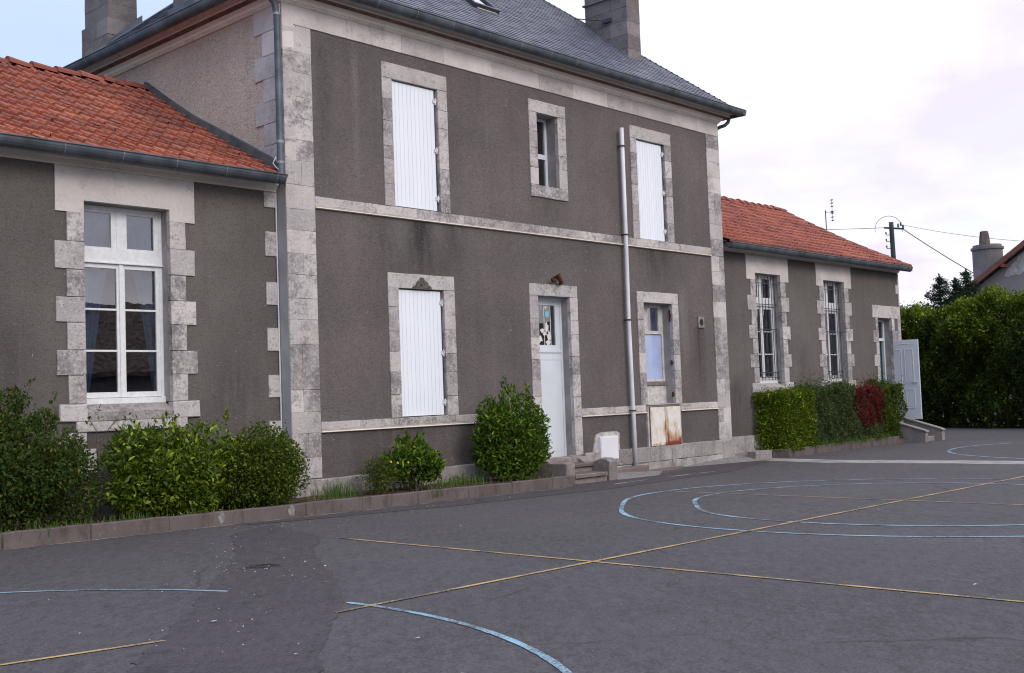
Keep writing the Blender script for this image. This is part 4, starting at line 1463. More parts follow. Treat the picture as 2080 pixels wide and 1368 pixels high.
mb.add([(21.04, .3, 4.55), (21.04, 3.76, 6.72), (21.04, 7.4, 4.6), (21.0, .3, 4.55), (21.0, 3.76, 6.72), (21.0, 7.4, 4.6)], [(0, 1, 2), (5, 4, 3), (0, 3, 4, 1), (1, 4, 5, 2)])
mb.build('gable', M['render_wing'], rw)

# curtains hanging inside the left window
def curtain(x_top, x_bot, wt, wb, label):
    mb = MB()
    n = 28
    vs = []
    for r in range(13):
        f = r / 12
        z = 4.08 - f * 2.45
        pinch = 1 - .35 * math.sin(math.pi * min(1, f * 1.1))
        for i in range(n + 1):
            s_ = i / n
            xx = (x_top + (x_bot - x_top) * f) + (wt + (wb - wt) * f) * (s_ - .5) * pinch
            yy = .565 + .025 * math.sin(s_ * 26 + f * 1.5) + .01 * math.sin(s_ * 61)
            vs.append((xx, yy, z))
    mb.add(vs, [(r * (n + 1) + i, r * (n + 1) + i + 1, (r + 1) * (n + 1) + i + 1, (r + 1) * (n + 1) + i) for r in range(12) for i in range(n)])
    o = mb.build('curtain', M['curtain'], smooth=True, recalc=False)
    return tag(o, label, 'curtain', 'blue curtains in the tall window')
curtain(-2.55, -2.83, .72, .16, 'blue curtain tied back to the left edge of the tall window')
curtain(-2.0, -1.62, .75, .34, 'wide blue curtain drawn back to the right edge of the tall window')


def net(xa, xb, label):
    mb = MB()
    n = 40
    vs = []
    for zz in (4.1, 3.0, 1.66):
        for i in range(n + 1):
            vs.append((xa + .03 + (xb - xa - .06) * i / n, .575 + .012 * math.sin(i * 1.9), zz))
    mb.add(vs, [(r * (n + 1) + i, r * (n + 1) + i + 1, (r + 1) * (n + 1) + i + 1, (r + 1) * (n + 1) + i) for r in range(2) for i in range(n)])
    tag(mb.build('net_curtain', M['net'], smooth=True, recalc=False), label, 'curtain', 'grey net curtains behind iron bars')
net(*W1, 'grey net curtain in the barred window above the bright clipped shrub')
net(*W2, 'grey net curtain in the barred window nearest the open door')


# ------------------------------------------------------------------ planters and steps
def ky(x):
    return -1.10 - .022 * x


pl = thing('planter', (0, -.6, 0), 'long low planter of red grey kerb blocks below the house front', 'planter', 'kerbed planters')
mb = MB()
x = -9.4
while x < 4.80:
    x2 = min(x + random.uniform(.92, 1.02), 4.80)
    dzj = random.uniform(-.006, .006)
    b_ = MB()
    b_.block(x + .0015, x2 - .0015, 0, .10, -.10, .174 + dzj, j=.004, c=.009)
    mb.add([(p[0], p[1] + ky(p[0]), p[2] + gz(p[0])) for p in b_.v], b_.f)
    x = x2
mb.build('kerb', M['kerb'], pl)
mb = MB()
for (xx, zz, rx, rz) in ((-1.86, .10, .045, .07), (-.83, .10, .05, .07)):
    mb = MB()
    blob(mb, xx, zz + gz(xx), rx, rz, ky(xx) - .004, 20, .16)
    mb.build('mortar_smear', M['mortar_grey'], pl)
mb = MB()
nx = 60
vs = []
for i in range(nx + 1):
    x = -9.4 + 14.2 * i / nx
    yb = -.04 if x > 0 else WY - .02
    for k in range(7):
        f = k / 6
        y = (ky(x) + .09) * (1 - f) + yb * f
        vs.append((x, y, gz(x) + .125 + .03 * f + random.uniform(-.012, .018)))
mb.add(vs, [(i * 7 + k, i * 7 + k + 1, i * 7 + 8 + k, i * 7 + 7 + k) for i in range(nx) for k in range(6)])
mb.build('soil', M['soil'], pl)

pr2 = thing('planter', (16.2, -.2, -.12), 'short raised planter of pale kerb blocks under the barred windows', 'planter', 'kerbed planters')
mb = MB()
x = 13.28
while x < 19.4:
    x2 = min(x + .95, 19.4)
    mb.block(x + .003, x2 - .003, -.43, -.33, -.2, .065 + random.uniform(-.006, .006), j=.004, c=.012)
    x = x2
b_ = MB(); b_.block(0, .72, 0, .1, -.2, .065, j=.003, c=.01)
mb.add([(13.28 - .55 * p[0] + p[1] * .8, -.43 + p[0] * .88 , p[2]) for p in b_.v], b_.f)
mb.build('kerb', M['kerb'], pr2)
mb = MB()
vs = []
for i in range(31):
    x = 12.98 + 6.4 * i / 30
    for k in range(4):
        vs.append((x + (1 - k / 3) * .33, -.34 + k / 3 * .54, .03 + random.uniform(-.015, .015)))
mb.add(vs, [(i * 4 + k, i * 4 + k + 1, i * 4 + 5 + k, i * 4 + 4 + k) for i in range(30) for k in range(3)])
mb.build('soil', M['soil'], pr2)

# front steps
st = thing('door_steps', (5.6, -.5, -.06), 'worn stone steps between rough cheek blocks at the glazed front door', 'steps', 'stone door steps')
mb = MB()
def slab(pts, z0, z1, mi=0, j=.008):
    vs = [(x + random.uniform(-j, j), y + random.uniform(-j, j), z0) for x, y in pts] + [(x, y, z1 + random.uniform(-j, j) * .6) for x, y in pts]
    n = len(pts)
    mb.add(vs, [tuple(range(n - 1, -1, -1)), tuple(range(n, 2 * n))] + [(i, (i + 1) % n, n + (i + 1) % n, n + i) for i in range(n)], mi)
slab([(5.10, -.92), (6.0, -.92), (6.1, -.3), (5.1, -.3)], -.2, .045)
slab([(5.10, -.97), (5.96, -.97), (6.1, -.3), (5.1, -.3)], .048, .108, 1)
slab([(5.10, -.56), (6.1, -.56), (6.15, -.1), (5.2, -.1)], .108, .20)
slab([(5.10, -.62), (6.1, -.62), (6.15, -.1), (5.2, -.1)], .203, .252, 1)
mb.build('step', [M['step_stone'], M['nosing']], st, bevel=.006)
mb = MB()
slab([(4.98, -.30), (6.22, -.24), (6.28, .21), (5.1, .21)], .25, .345)
slab([(5.16, -.02), (6.24, -.26), (6.28, .01), (5.2, .01)], .30, .350)
mb.build('threshold', M['step_stone'], st, bevel=.008)
def cheek(pts_yz, x0, x1):
    mb = MB()
    n = len(pts_yz)
    k = 3
    vs = []
    for c in range(k + 1):
        x = x0 + (x1 - x0) * c / k
        for y, z in pts_yz:
            edge = .02 if c in (0, k) else 0
            vs.append((x + random.uniform(-.012, .012), y + random.uniform(-.012, .012), z - edge + random.uniform(-.010, .010)))
    mb.add(vs, [(c * n + i, c * n + (i + 1) % n, (c + 1) * n + (i + 1) % n, (c + 1) * n + i) for c in range(k) for i in range(n)] + [tuple(range(n)), tuple(k * n + i for i in range(n - 1, -1, -1))])
    return mb.build('cheek_block', M['step_stone'], st, bevel=.012)
cheek([(-.95, -.15), (-.95, .10), (-.95, .32), (-.80, .335), (-.5, .32), (-.15, .335), (.0, .335), (.0, -.15)], 4.87, 5.10)
cheek([(-.95, -.15), (-.95, .10), (-.95, .28), (-.90, .33), (-.75, .34), (-.62, .29), (-.48, .25), (-.36, .29), (-.24, .36), (-.1, .375), (.0, .375), (.0, -.15)], 6.03, 6.27)

st2 = thing('door_steps', (20.0, -.3, -.12), 'concrete steps with two sloping side walls below the open white door', 'steps', 'stone door steps')
mb = MB()
for i, (ya, zt) in enumerate(((-.80, -.0), (-.52, .14), (-.24, .28), (.02, .42))):
    mb.box(19.62, 20.5, ya, .24, -.2 if i == 0 else zt - .14 + .001, zt)
mb.build('step', M['step_stone'], st2, bevel=.01)
for xa in (19.42, 20.51):
    mb = MB()
    mb.prism([(-1.0, -.2), (-1.0, .13), (-.92, .17), (.18, .50), (.18, -.2)], 'x', xa, xa + .19)
    mb.prism([(-1.03, .135), (-.94, .175), (.18, .505), (.18, .545), (-.95, .21), (-1.03, .17)], 'x', xa - .02, xa + .21)
    mb.build('side_wall', M['step_stone'], st2, bevel=.008)


# ------------------------------------------------------------------ plants
def leaf_mesh(name, material, C, N, size, aspect=.45, parent=None, droop=.25, fold=.18, up=.0):
    """many small folded leaves: centres C, outward directions N"""
    n = len(C)
    C = np.asarray(C, float); N = np.asarray(N, float)
    d = N + rng.normal(0, .75, (n, 3)) + np.array([0, 0, up])
    d /= np.linalg.norm(d, axis=1, keepdims=True)
    d[:, 2] -= droop * rng.random(n)
    d /= np.linalg.norm(d, axis=1, keepdims=True)
    t = rng.normal(0, 1, (n, 3))
    s = np.cross(d, t); s /= np.linalg.norm(s, axis=1, keepdims=True)
    nn = np.cross(s, d)
    flip = np.where(nn[:, 2] < 0, -1, 1)[:, None]
    nn *= flip; 
    L = (size * (.65 + .7 * rng.random(n)))[:, None]
    W = L * aspect * .5
    base = C - d * L * .5
    v = np.empty((n, 6, 3))
    v[:, 0] = base
    v[:, 1] = base + d * L * .40 + s * W + nn * W * fold * 2
    v[:, 2] = base + d * L * .40 - s * W + nn * W * fold * 2
    v[:, 3] = base + d * L * .75 + s * W * .72 + nn * W * fold
    v[:, 4] = base + d * L * .75 - s * W * .72 + nn * W * fold
    v[:, 5] = base + d * L - nn * L * .08
    mid = np.array([[0, 1, 3, 5], [0, 5, 4, 2]])
    off = np.array(world_loc(parent)) if parent else np.zeros(3)
    me = bpy.data.meshes.new(name)
    me.vertices.add(n * 6)
    me.vertices.foreach_set('co', (v.reshape(-1, 3) - off).astype(np.float32).ravel())
    idx = (np.arange(n)[:, None, None] * 6 + mid[None]).reshape(-1)
    me.loops.add(len(idx))
    me.loops.foreach_set('vertex_index', idx.astype(np.int32))
    me.polygons.add(n * 2)
    me.polygons.foreach_set('loop_start', np.arange(0, len(idx), 4, dtype=np.int32))
    me.polygons.foreach_set('loop_total', np.full(n * 2, 4, dtype=np.int32))
    me.materials.append(material)
    me.update(calc_edges=True)
    me.validate()
    o = bpy.data.objects.new(name, me)
    COL.objects.link(o)
    if parent:
        o.parent = parent
    return o


def lobes_points(lobes, n, shell=.55):
    """points and normals in and on a union of ellipsoids ((cx,cy,cz),(rx,ry,rz))"""
    vol = np.array([l[1][0] * l[1][1] + l[1][1] * l[1][2] + l[1][0] * l[1][2] for l in lobes])
    pick = rng.choice(len(lobes), n, p=vol / vol.sum())
    c = np.array([l[0] for l in lobes])[pick]
    r = np.array([l[1] for l in lobes])[pick]
    u = rng.normal(0, 1, (n, 3)); u /= np.linalg.norm(u, axis=1, keepdims=True)
    f = shell + (1.04 - shell) * rng.random(n) ** .55
    f += rng.normal(0, .05, n)
    P = c + u * r * f[:, None]
    Nn = u / r; Nn /= np.linalg.norm(Nn, axis=1, keepdims=True)
    return P, Nn


def shrub(name, label, cat, box, n, size, material, aspect=.45, lumps=16, shell=.5, flat=0.0, group=None, stems=5, up=.3, zmin=None, sprigs=0, lump=.36):
    """a shrub filling box (x0,x1,y0,y1,z0,z1) made of many leafy lumps"""
    x0, x1, y0, y1, z0, z1 = box
    c = np.array([(x0 + x1) / 2, (y0 + y1) / 2, (z0 + z1) / 2]); h = np.array([x1 - x0, y1 - y0, z1 - z0]) / 2
    root = thing(name, (c[0], c[1], z0), label, cat, group)
    lobes = [(tuple(c), tuple(h * .72))]
    for i in range(lumps):
        u = rng.normal(0, 1, 3); u /= np.linalg.norm(u)
        if flat:
            u = np.sign(u) * np.abs(u) ** (1 - flat)
            u /= max(np.abs(u).max(), .001) if flat > .5 else 1
        r = h * (lump + .14 * rng.random(3))
        p = c + u * (h - r) * (.88 + .2 * rng.random())
        lobes.append((tuple(p), tuple(r)))
    P, Nn = lobes_points(lobes, n, shell)
    keep = (P[:, 2] > (zmin if zmin is not None else z0)) & (P[:, 1] < (y1 + .1))
    P, Nn = P[keep], Nn[keep]
    if sprigs:
        for _ in range(sprigs):
            a = rng.integers(len(P)); p = P[a] * .35 + np.array([c[0] + (rng.random() - .5) * h[0] * 1.7, c[1], z1 - h[2] * .25]) * .65
            k = 16
            dr = np.array([rng.normal(0, .35), rng.normal(0, .25), 1.0]); dr /= np.linalg.norm(dr)
            ts = rng.random(k)[:, None] * (.18 + .28 * rng.random()) * h[2]
            P = np.vstack([P, p + dr * (ts + .15 * h[2]) + rng.normal(0, .02, (k, 3))]); Nn = np.vstack([Nn, np.tile(dr, (k, 1))])
    leaf_mesh('foliage', material, P, Nn, size, aspect, root, up=up)
    mb = MB()
    for i in range(stems):
        bx, by = c[0] + rng.normal(0, .12 * h[0]), c[1] + rng.normal(0, .1 * h[1])
        ex_, ey_ = c[0] + rng.uniform(-.45, .45) * h[0], c[1] + rng.uniform(-.35, .35) * h[1]
        mb.tube([(bx, by, z0 - .04), ((bx * 2 + ex_) / 3, (by * 2 + ey_) / 3, z0 + h[2] * .7), (ex_, ey_, z0 + h[2] * 1.35)], [.02, .014, .005], 6)
    mb.build('stems', M['bark'], root)
    return root


s1 = shrub('mixed_shrub', 'big rusty green shrub at the left end of the planter beside the tall window', 'shrub',
      (-5.1, -3.36, -1.02, .08, .10, 1.66), 26000, .048, M['leaf_brown'], .5, lumps=26, sprigs=14)
P, Nn = lobes_points([((-3.46, -.40, .62), (.36, .36, .50)), ((-3.45, -.4, .95), (.20, .2, .34)), ((-3.72, -.3, 1.38), (.16, .2, .16)), ((-4.05, -.3, 1.62), (.12, .15, .2)), ((-4.35, -.4, 1.66), (.13, .15, .2))], 4200, .3)
leaf_mesh('foliage', M['leaf_brown'], P, Nn, .048, .5, s1, up=.4)
shrub('laurel_shrub', 'broad glossy bright green laurel shrub under the tall stone framed window', 'shrub',
      (-3.24, -1.28, -1.08, -.02, .03, 1.42), 19000, .072, M['leaf_laurel'], .44, lumps=30, shell=.55, flat=.1, sprigs=8, up=.5)
shrub('small_leaf_shrub', 'dark small leaved shrub at the house corner between laurel and stone pier', 'shrub',
      (-1.80, -.16, -1.02, -.02, .03, 1.27), 22000, .044, M['leaf_small'], .5, lumps=26, flat=.08, sprigs=10)
shrub('leafy_shrub', 'small open leafy shrub below the lower white shutter', 'shrub',
      (1.22, 2.32, -1.02, -.1, .08, .92), 2600, .085, M['leaf_tall'], .42, lumps=14, shell=.35, sprigs=9, up=.6, lump=.28)
fs_ = shrub('flowering_shrub', 'thin dark bush with a few yellow flowers beside the small leafy shrub', 'shrub',
      (.74, 1.42, -.95, -.2, .10, .74), 1900, .034, M['leaf_small'], .4, lumps=12, shell=.25, stems=9)
for p in ((1.02, -.92, .60), (1.12, -.95, .58), (1.34, -.93, .57)):
    mb = MB()
    mb.tube([(p[0], p[1], p[2]), (p[0] + .006, p[1] - .012, p[2] + .008)], [.013, .019], 7)
    mb.build('flower', M['yellow_flower'], fs_)
shrub('tall_shrub', 'tall rounded green shrub standing beside the glazed front door', 'shrub',
      (3.10, 4.80, -1.04, -.12, .02, 1.55), 8600, .080, M['leaf_tall'], .38, lumps=34, shell=.5, flat=.15, sprigs=26, up=.7, stems=8, lump=.30)

def clipped(label, x0, x1, y0, y1, z0, z1, n, size, material, rough=.05, skew=0.0, ragged=.0, second=None):
    """a sheared shrub: leaves packed in the outer skin of a rounded block"""
    root = thing('clipped_shrub', ((x0 + x1) / 2, (y0 + y1) / 2, z0), label, 'shrub', 'sheared shrubs under the barred windows')
    w_, d_, h_ = x1 - x0, y1 - y0, z1 - z0
    ar = np.array([w_ * h_, d_ * h_ * .5, d_ * h_ * .5, w_ * d_ * 1.5])
    k = rng.choice(4, n, p=ar / ar.sum())
    u, v = rng.random(n), rng.random(n)
    dep = np.abs(rng.normal(0, .085, n))
    X = np.where(k == 1, x0 + dep, np.where(k == 2, x1 - dep, x0 + w_ * u))
    Yv = np.where(k == 0, y0 + dep, np.where(k == 3, y0 + d_ * v, y0 + d_ * u))
    Zv = np.where(k == 3, z1 - dep, z0 + h_ * v)
    ph = x0 * 3.1
    wob = rough * (np.sin(X * 6.1 + Zv * 4.3 + ph) + np.sin(Zv * 7.7 - X * 3.2 + Yv * 5) + .8 * np.sin(X * 13 + Zv * 11))
    Yv = np.where(k == 0, Yv + wob, Yv)
    X = np.where((k == 1) | (k == 2), X + wob, X)
    Zv = np.where(k == 3, Zv + wob * 1.1 + np.where(rng.random(n) < .12, np.abs(rng.normal(0, .06 + ragged, n)), 0), Zv)
    # round the arrises
    for (lo, hi, arr) in ((x0, x1, 'X'),):
        m = np.minimum(X - x0, x1 - X)
        pull = np.clip(.10 - m, 0, .1) * .6
        Zv = np.where(k == 3, Zv - pull, Zv)
        Yv = np.where(k == 0, Yv + pull, Yv)
    pull = np.clip(Zv - (z1 - .10), 0, .1) * .6
    Yv = np.where(k == 0, Yv + pull, Yv)
    X = X + skew * (Yv - y0)
    N = np.stack([np.where(k == 1, -1, np.where(k == 2, 1, 0)), np.where(k == 0, -1, 0), np.where(k == 3, 1.2, .35)], 1).astype(float)
    P = np.stack([X, Yv, Zv], 1)
    if ragged:
        keep = rng.random(n) > ragged * 2.2 * (np.sin(X * 9 + Zv * 6 + ph) > .55)
        P, N = P[keep], N[keep]
    if second:
        mk = (np.sin(P[:, 0] * 5 + ph) * .12 + np.sin(P[:, 2] * 9 + P[:, 0] * 4) * .08 + P[:, 2]) < second[1]
        leaf_mesh('foliage', second[0], P[mk], N[mk], size, .5, root, up=.2)
        P, N = P[~mk], N[~mk]
    leaf_mesh('foliage', material, P, N, size, .52, root, up=.2)
    m = n // 3
    Pi = np.stack([x0 + .12 + (w_ - .24) * rng.random(m), y0 + .12 + (d_ - .14) * rng.random(m), z0 + (h_ - .1) * rng.random(m)], 1)
    Pi[:, 0] += skew * (Pi[:, 1] - y0)
    leaf_mesh('foliage', second[0] if second else material, Pi, np.tile([0, -.3, .6], (m, 1)), size * 1.4, .55, root)
    mb = MB()
    for i in range(6):
        bx, by = x0 + w_ * random.uniform(.2, .8), y0 + d_ * random.uniform(.3, .8)
        mb.tube([(bx, by, z0 - .05), (bx + random.uniform(-.1, .1), by, z0 + h_ * .45), (bx + random.uniform(-.2, .2), by, z0 + h_ * .85)], [.018, .012, .005], 6)
    mb.build('stems', M['bark'], root)
    return root


clipped('clipped bright green box shaped shrub nearest the house corner', 13.30, 14.66, -.44, .19, .0, 1.36, 20000, .046, M['leaf_box'], skew=-.75, rough=.022)
clipped('dull olive green shrub between bright green and crimson shrubs', 14.62, 16.85, -.38, .19, .04, 1.44, 15000, .046, M['leaf_olive'], rough=.045, ragged=.10)
clipped('crimson leaved shrub in the row below the second barred window', 16.85, 18.35, -.40, .19, .04, 1.35, 12000, .044, M['leaf_red'], rough=.045, ragged=.06, second=(M['leaf_olive'], .42))
clipped('narrow green shrub beside the steps of the open door', 18.45, 19.66, -.40, .19, .0, 1.43, 10000, .046, M['leaf_small'], rough=.05, ragged=.08)

# bare sapling
t = thing('sapling', (-3.06, -.33, .14), 'thin bare grey sapling with a few leaves left of the laurel', 'sapling')
mb = MB()
mb.tube([(-3.06, -.33, .12), (-3.08, -.34, .6), (-3.10, -.35, 1.05)], [.011, .009, .007], 6)
mb.tube([(-3.10, -.35, 1.05), (-2.95, -.37, 1.27), (-2.84, -.38, 1.38)], [.007, .005, .003], 5)
mb.tube([(-3.10, -.35, 1.05), (-3.11, -.36, 1.25), (-3.2, -.36, 1.40)], [.006, .005, .003], 5)
mb.tube([(-2.95, -.37, 1.27), (-2.86, -.40, 1.24), (-2.72, -.40, 1.38)], [.004, .003, .002], 5)
mb.build('trunk', M['bark'], t)
P = np.array([(-3.2, -.36, 1.40), (-3.16, -.36, 1.34), (-3.18, -.36, 1.46), (-3.05, -.36, 1.5), (-3.1, -.35, 1.44), (-2.72, -.4, 1.38), (-2.76, -.4, 1.34), (-2.85, -.38, 1.38)] * 4) + rng.normal(0, .035, (32, 3))
leaf_mesh('leaves', M['leaf_olive'], P, np.tile([0, -.3, .5], (32, 1)), .055, .45, t)

# grass and weeds
def blades(name, spots, label):
    C, N, S = [], [], []
    vs, fs = [], []
    for (x, y, z, sx, sy, n, h) in spots:
        for _ in range(n):
            bx, by = x + random.gauss(0, sx), y + random.gauss(0, sy)
            a = random.uniform(0, 2 * math.pi); l = h * random.uniform(.5, 1.25); ln = random.uniform(.15, .7)
            wv = .0028 + .0025 * random.random()
            px, py = -math.sin(a) * wv, math.cos(a) * wv
            dx_, dy_ = math.cos(a) * l * ln, math.sin(a) * l * ln
            o = len(vs)
            vs += [(bx - px, by - py, z - .03), (bx + px, by + py, z - .03), (bx + dx_ * .4 - px * .8, by + dy_ * .4 - py * .8, z + l * .6), (bx + dx_ * .4 + px * .8, by + dy_ * .4 + py * .8, z + l * .6), (bx + dx_, by + dy_, z + l * (1 - ln * .45))]
            fs += [(o, o + 1, o + 3, o + 2), (o + 2, o + 3, o + 4)]
    mb = MB(); mb.add(vs, fs)
    o = mb.build(name, M['grass'], recalc=False)
    o['kind'] = 'stuff'
    return tag(o, label, 'grass')
spots = [(.42, -.45, .13, .16, .12, 150, .26), (2.5, -.6, .10, .3, .15, 130, .2), (2.95, -.5, .10, .25, .15, 130, .22), (-2.9, -.88, .13, .25, .05, 90, .17), (-4.1, -.88, .15, .4, .04, 110, .17), (-3.3, -.85, .14, .3, .06, 90, .17),
         (1.72, -1.14, .08, .10, .015, 40, .14), (-.2, -.95, .13, .15, .06, 60, .2), (3.9, -1.05, .08, .4, .04, 70, .14), (-2.0, -.95, .13, .4, .03, 60, .13), (-3.9, -1.0, .16, .25, .02, 16, .15), (.4, -.1, .14, .3, .04, 60, .2), (3.2, -.2, .11, .3, .08, 80, .22), (2.0, -.3, .12, .5, .1, 120, .18),
         (15.3, -.42, .05, .5, .04, 160, .16), (16.6, -.43, .05, .5, .04, 160, .16), (17.8, -.42, .05, .4, .04, 120, .14), (18.6, -.4, .05, .4, .04, 60, .12)]
blades('grass', spots, 'grass blades and weeds growing along the planter kerbs')
mb = MB()
vs, fs = [], []
for _ in range(46):
    x, y = random.gauss(-2.6, .5), random.uniform(-.99, -.75)
    pass

# fallen petals and bits on the asphalt
mb = MB()
def petal(x, y, s):
    a = random.uniform(0, 6.28)
    n = 6
    o = [(x + s * random.uniform(.6, 1.1) * math.cos(a + 6.28 * k / n), y + s * .8 * random.uniform(.6, 1.1) * math.sin(a + 6.28 * k / n), gz(x) + .012 + random.uniform(0, .008)) for k in range(n)]
    mb.add(o, [tuple(range(n))])
for _ in range(75):
    f = random.random()
    petal(-2.2 - 3.6 * f + random.gauss(0, .45), -2.2 - 5.0 * f + random.gauss(0, .35), random.uniform(.003, .009))
for _ in range(34):
    petal(random.gauss(-3.9, .22), random.gauss(-4.75, .35), random.uniform(.004, .011))
for _ in range(50):
    petal(random.uniform(-2.2, 3.0), random.gauss(-1.75, .3), random.uniform(.004, .010))
for _ in range(60):
    x = random.uniform(-5, 4.6); petal(x, ky(x) + random.uniform(.0, .09), random.uniform(.004, .010))
    vv = mb.v[-6:]; mb.v[-6:] = [(p[0], p[1], p[2] + .18) for p in vv]
for _ in range(30):
    petal(random.uniform(-7.5, 6), random.uniform(-10, -3), random.uniform(.004, .010))
for p, s in (((-5.47, -6.62), .026), ((-5.05, -8.15), .02), ((-5.75, -7.9), .016), ((-1.5, -10.1), .022)):
    petal(*p, s)
o = mb.build('fallen_petals', M['petal'], recalc=False)
o['kind'] = 'stuff'
tag(o, 'pale fallen petals and crumbs scattered over the asphalt', 'petals')

# ------------------------------------------------------------------ beyond the wing
# great hedge
hr = thing('hedge', (28.6, 1.5, -.12), 'tall dense green hedge closing the yard beyond the open door', 'hedge')
C, N = [], []
def htop(y):
    return 3.90 + .16 * math.sin(y * 1.9 + .6) + .10 * math.sin(y * 4.7) + .12 * math.sin(y * .7 + 2)
nl = 120000
def hx(y):
    return 27.55 + .22 * np.clip(y, -8, 4)
Y = rng.uniform(-9, 11, nl)
kind = rng.random(nl)
top = np.array([htop(a) for a in Y])
lump0 = lambda y, z: .24 * np.sin(y * 2.3 + 1.3 * z) + .20 * np.sin(z * 2.9 - y * 1.1) + .16 * np.sin(y * 5.1 + z * 4.0) + .10 * np.sin(y * 9.3 - z * 7.0)
Zz = np.where(kind < .70, -.15 + (top + .12) * rng.random(nl) ** .85, top + rng.normal(0, .12, nl) + .12 * np.sin(Y * 6.3))
lump = lump0(Y, Zz)
dep = np.abs(rng.normal(0, .24, nl))
X = np.where(kind < .70, hx(Y) - lump * .8 + dep, hx(Y) + .3 + rng.random(nl) * 1.8)
shx = np.clip((Zz - (top - .9)) / .9, 0, 1) ** 2 * .6
X = np.where(kind < .70, X + shx, X)
P = np.stack([X, Y, Zz], 1)
Nn = np.where((kind < .70)[:, None], np.array([-1, -.2, .55]), np.array([-.3, 0, 1.0]))
ns = 170
sp = []
for _ in range(ns):
    y = rng.uniform(-9, 11); x = hx(y) + .2 + rng.random() * 1.3; h = .12 + rng.random() * .34
    k = 30
    sp.append(np.stack([x + rng.normal(0, .06, k), y + rng.normal(0, .07, k), htop(y) - .1 + h * rng.random(k)], 1))
sp = np.vstack(sp)
P = np.vstack([P, sp]); Nn = np.vstack([Nn, np.tile([-.2, 0, 1.], (len(sp), 1))])
lit_top = rng.random(len(P)) < np.clip((P[:, 2] - 2.4 + .5 * np.sin(P[:, 1] * 2.1) + .4 * np.sin(P[:, 1] * 5.3 + P[:, 2] * 3)) / 1.3, .03, .92)  # light on the top painted in: paler leaves favoured higher up
leaf_mesh('foliage', M['leaf_hedge'], P[~lit_top], Nn[~lit_top], .095, .5, hr, up=.2)
leaf_mesh('lit_foliage', M['leaf_hedge_lit'], P[lit_top], Nn[lit_top], .095, .5, hr, up=.2)
mb = MB()
for i in range(34):
    y = -9 + 20 * i / 33 + random.uniform(-.2, .2)
    x = float(hx(y)) + .75 + random.uniform(-.15, .15)
    mb.tube([(x, y, -.2), (x + random.uniform(-.1, .1), y + random.uniform(-.2, .2), 1.6), (x + random.uniform(-.3, .3), y + random.uniform(-.4, .4), 3.7)], [.06, .045, .015], 6)
mb.build('trunks', M['bark'], hr)
P2 = np.stack([hx(Y) + .7 + rng.random(nl) * .9, Y, -.15 + (top - .15) * rng.random(nl)], 1)[:42000]
leaf_mesh('foliage', M['leaf_hedge'], P2, np.tile([-.5, 0, .5], (len(P2), 1)), .17, .6, hr)

# spruces behind the hedge
def spruce(x, y, h, r, label):
    root = thing('spruce_tree', (x, y, -.12), label, 'tree', 'spruces behind the hedge')
    mb = MB(); mb.tube([(x, y, -.2), (x, y, h * .6), (x, y, h - .05)], [.11, .06, .01], 8)
    mb.build('trunk', M['bark'], root)
    C, N = [], []
    z = .8
    while z < h - .05:
        rr = min(.50 * (h - z), r) + .04
        nb = 9 if z < h * .6 else 7
        for b in range(nb):
            a = 2 * math.pi * random.random()
            L = rr * random.uniform(.55, 1.2)
            k = int(20 + 100 * L)
            for q in range(k):
                f = random.random() ** .75
                sp_ = .03 + .10 * f * (1 - f) * 2
                C.append((x + math.cos(a) * L * f + random.gauss(0, sp_), y + math.sin(a) * L * f + random.gauss(0, sp_), z + random.uniform(-.06, .06) * f + .05 * L * f - .22 * L * f * (1 - f) + .30 * L * f * f + random.gauss(0, .022) - .05 * random.random()))
                N.append((math.cos(a) * 1.4, math.sin(a) * 1.4, .35))
        z += .15
    for q in range(90):
        t_ = random.random()
        C.append((x + random.gauss(0, .012 + .03 * t_), y + random.gauss(0, .012 + .03 * t_), h - .45 * t_)); N.append((0, 0, 2))
    leaf_mesh('crown', M['needle'], C, N, .10, .24, root, droop=.05)
spruce(32.2, 3.52, 5.50, 1.9, 'tallest dark spruce top standing clear of the hedge')
spruce(32.0, 2.86, 5.28, 1.5, 'shorter dark spruce top between its two neighbours')
spruce(32.6, 2.66, 5.62, 1.6, 'dark spruce top tucked against the neighbouring house roof')

# neighbouring house
nh = thing('neighbour_house', (40, .4, -.12), 'mauve grey neighbouring house gable showing above the tall hedge', 'house')
slope = .6875
RY, RZ2 = 0.35, 8.03
zat = lambda y: RZ2 - slope * abs(y - RY)
mb = MB()
yl, yr_ = 4.4, -3.7
prof = [(yl, -.2), (yl, zat(yl) - .22), (RY, RZ2 - .22), (yr_, zat(yr_) - .22), (yr_, -.2)]
mb.prism(prof, 'x', 37.4, 46)
mb.build('wall', M['gablewall'], nh)
mb = MB()
for s_ in (1, -1):
    ye_ = RY + s_ * 4.55
    mb.prism([(RY, RZ2 + .02), (ye_, zat(ye_) + .02), (ye_, zat(ye_) - .09), (RY, RZ2 - .09)], 'x', 37.02, 46.4)
rf = mb.build('roof', M['roof_grey'], nh)
mb = MB()
for s_ in (1, -1):
    ye_ = RY + s_ * 4.55
    mb.prism([(RY, RZ2 + .035), (ye_, zat(ye_) + .035), (ye_, zat(ye_) - .20), (RY, RZ2 - .20)], 'x', 36.97, 37.018)
mb.build('barge_board', M['rake'], nh)
mb = MB()
for yy in (2.85, 4.15, 1.2):
    mb = MB()
    mb.box(36.99, 37.4, yy - .06, yy + .06, zat(yy) - .34, zat(yy) - .205)
    mb.build('purlin_end', M['rake'], nh)
mb = MB()
ch = [(38.2 + .56 * math.cos(2 * math.pi * k / 24) * (1.0), 3.83 + .60 * math.sin(2 * math.pi * k / 24)) for k in range(24)]
mb.prism(ch, 'z', 4.8, 6.86)
cm = mb.build('chimney', M['stone_chimney'], rf)
mb = MB()
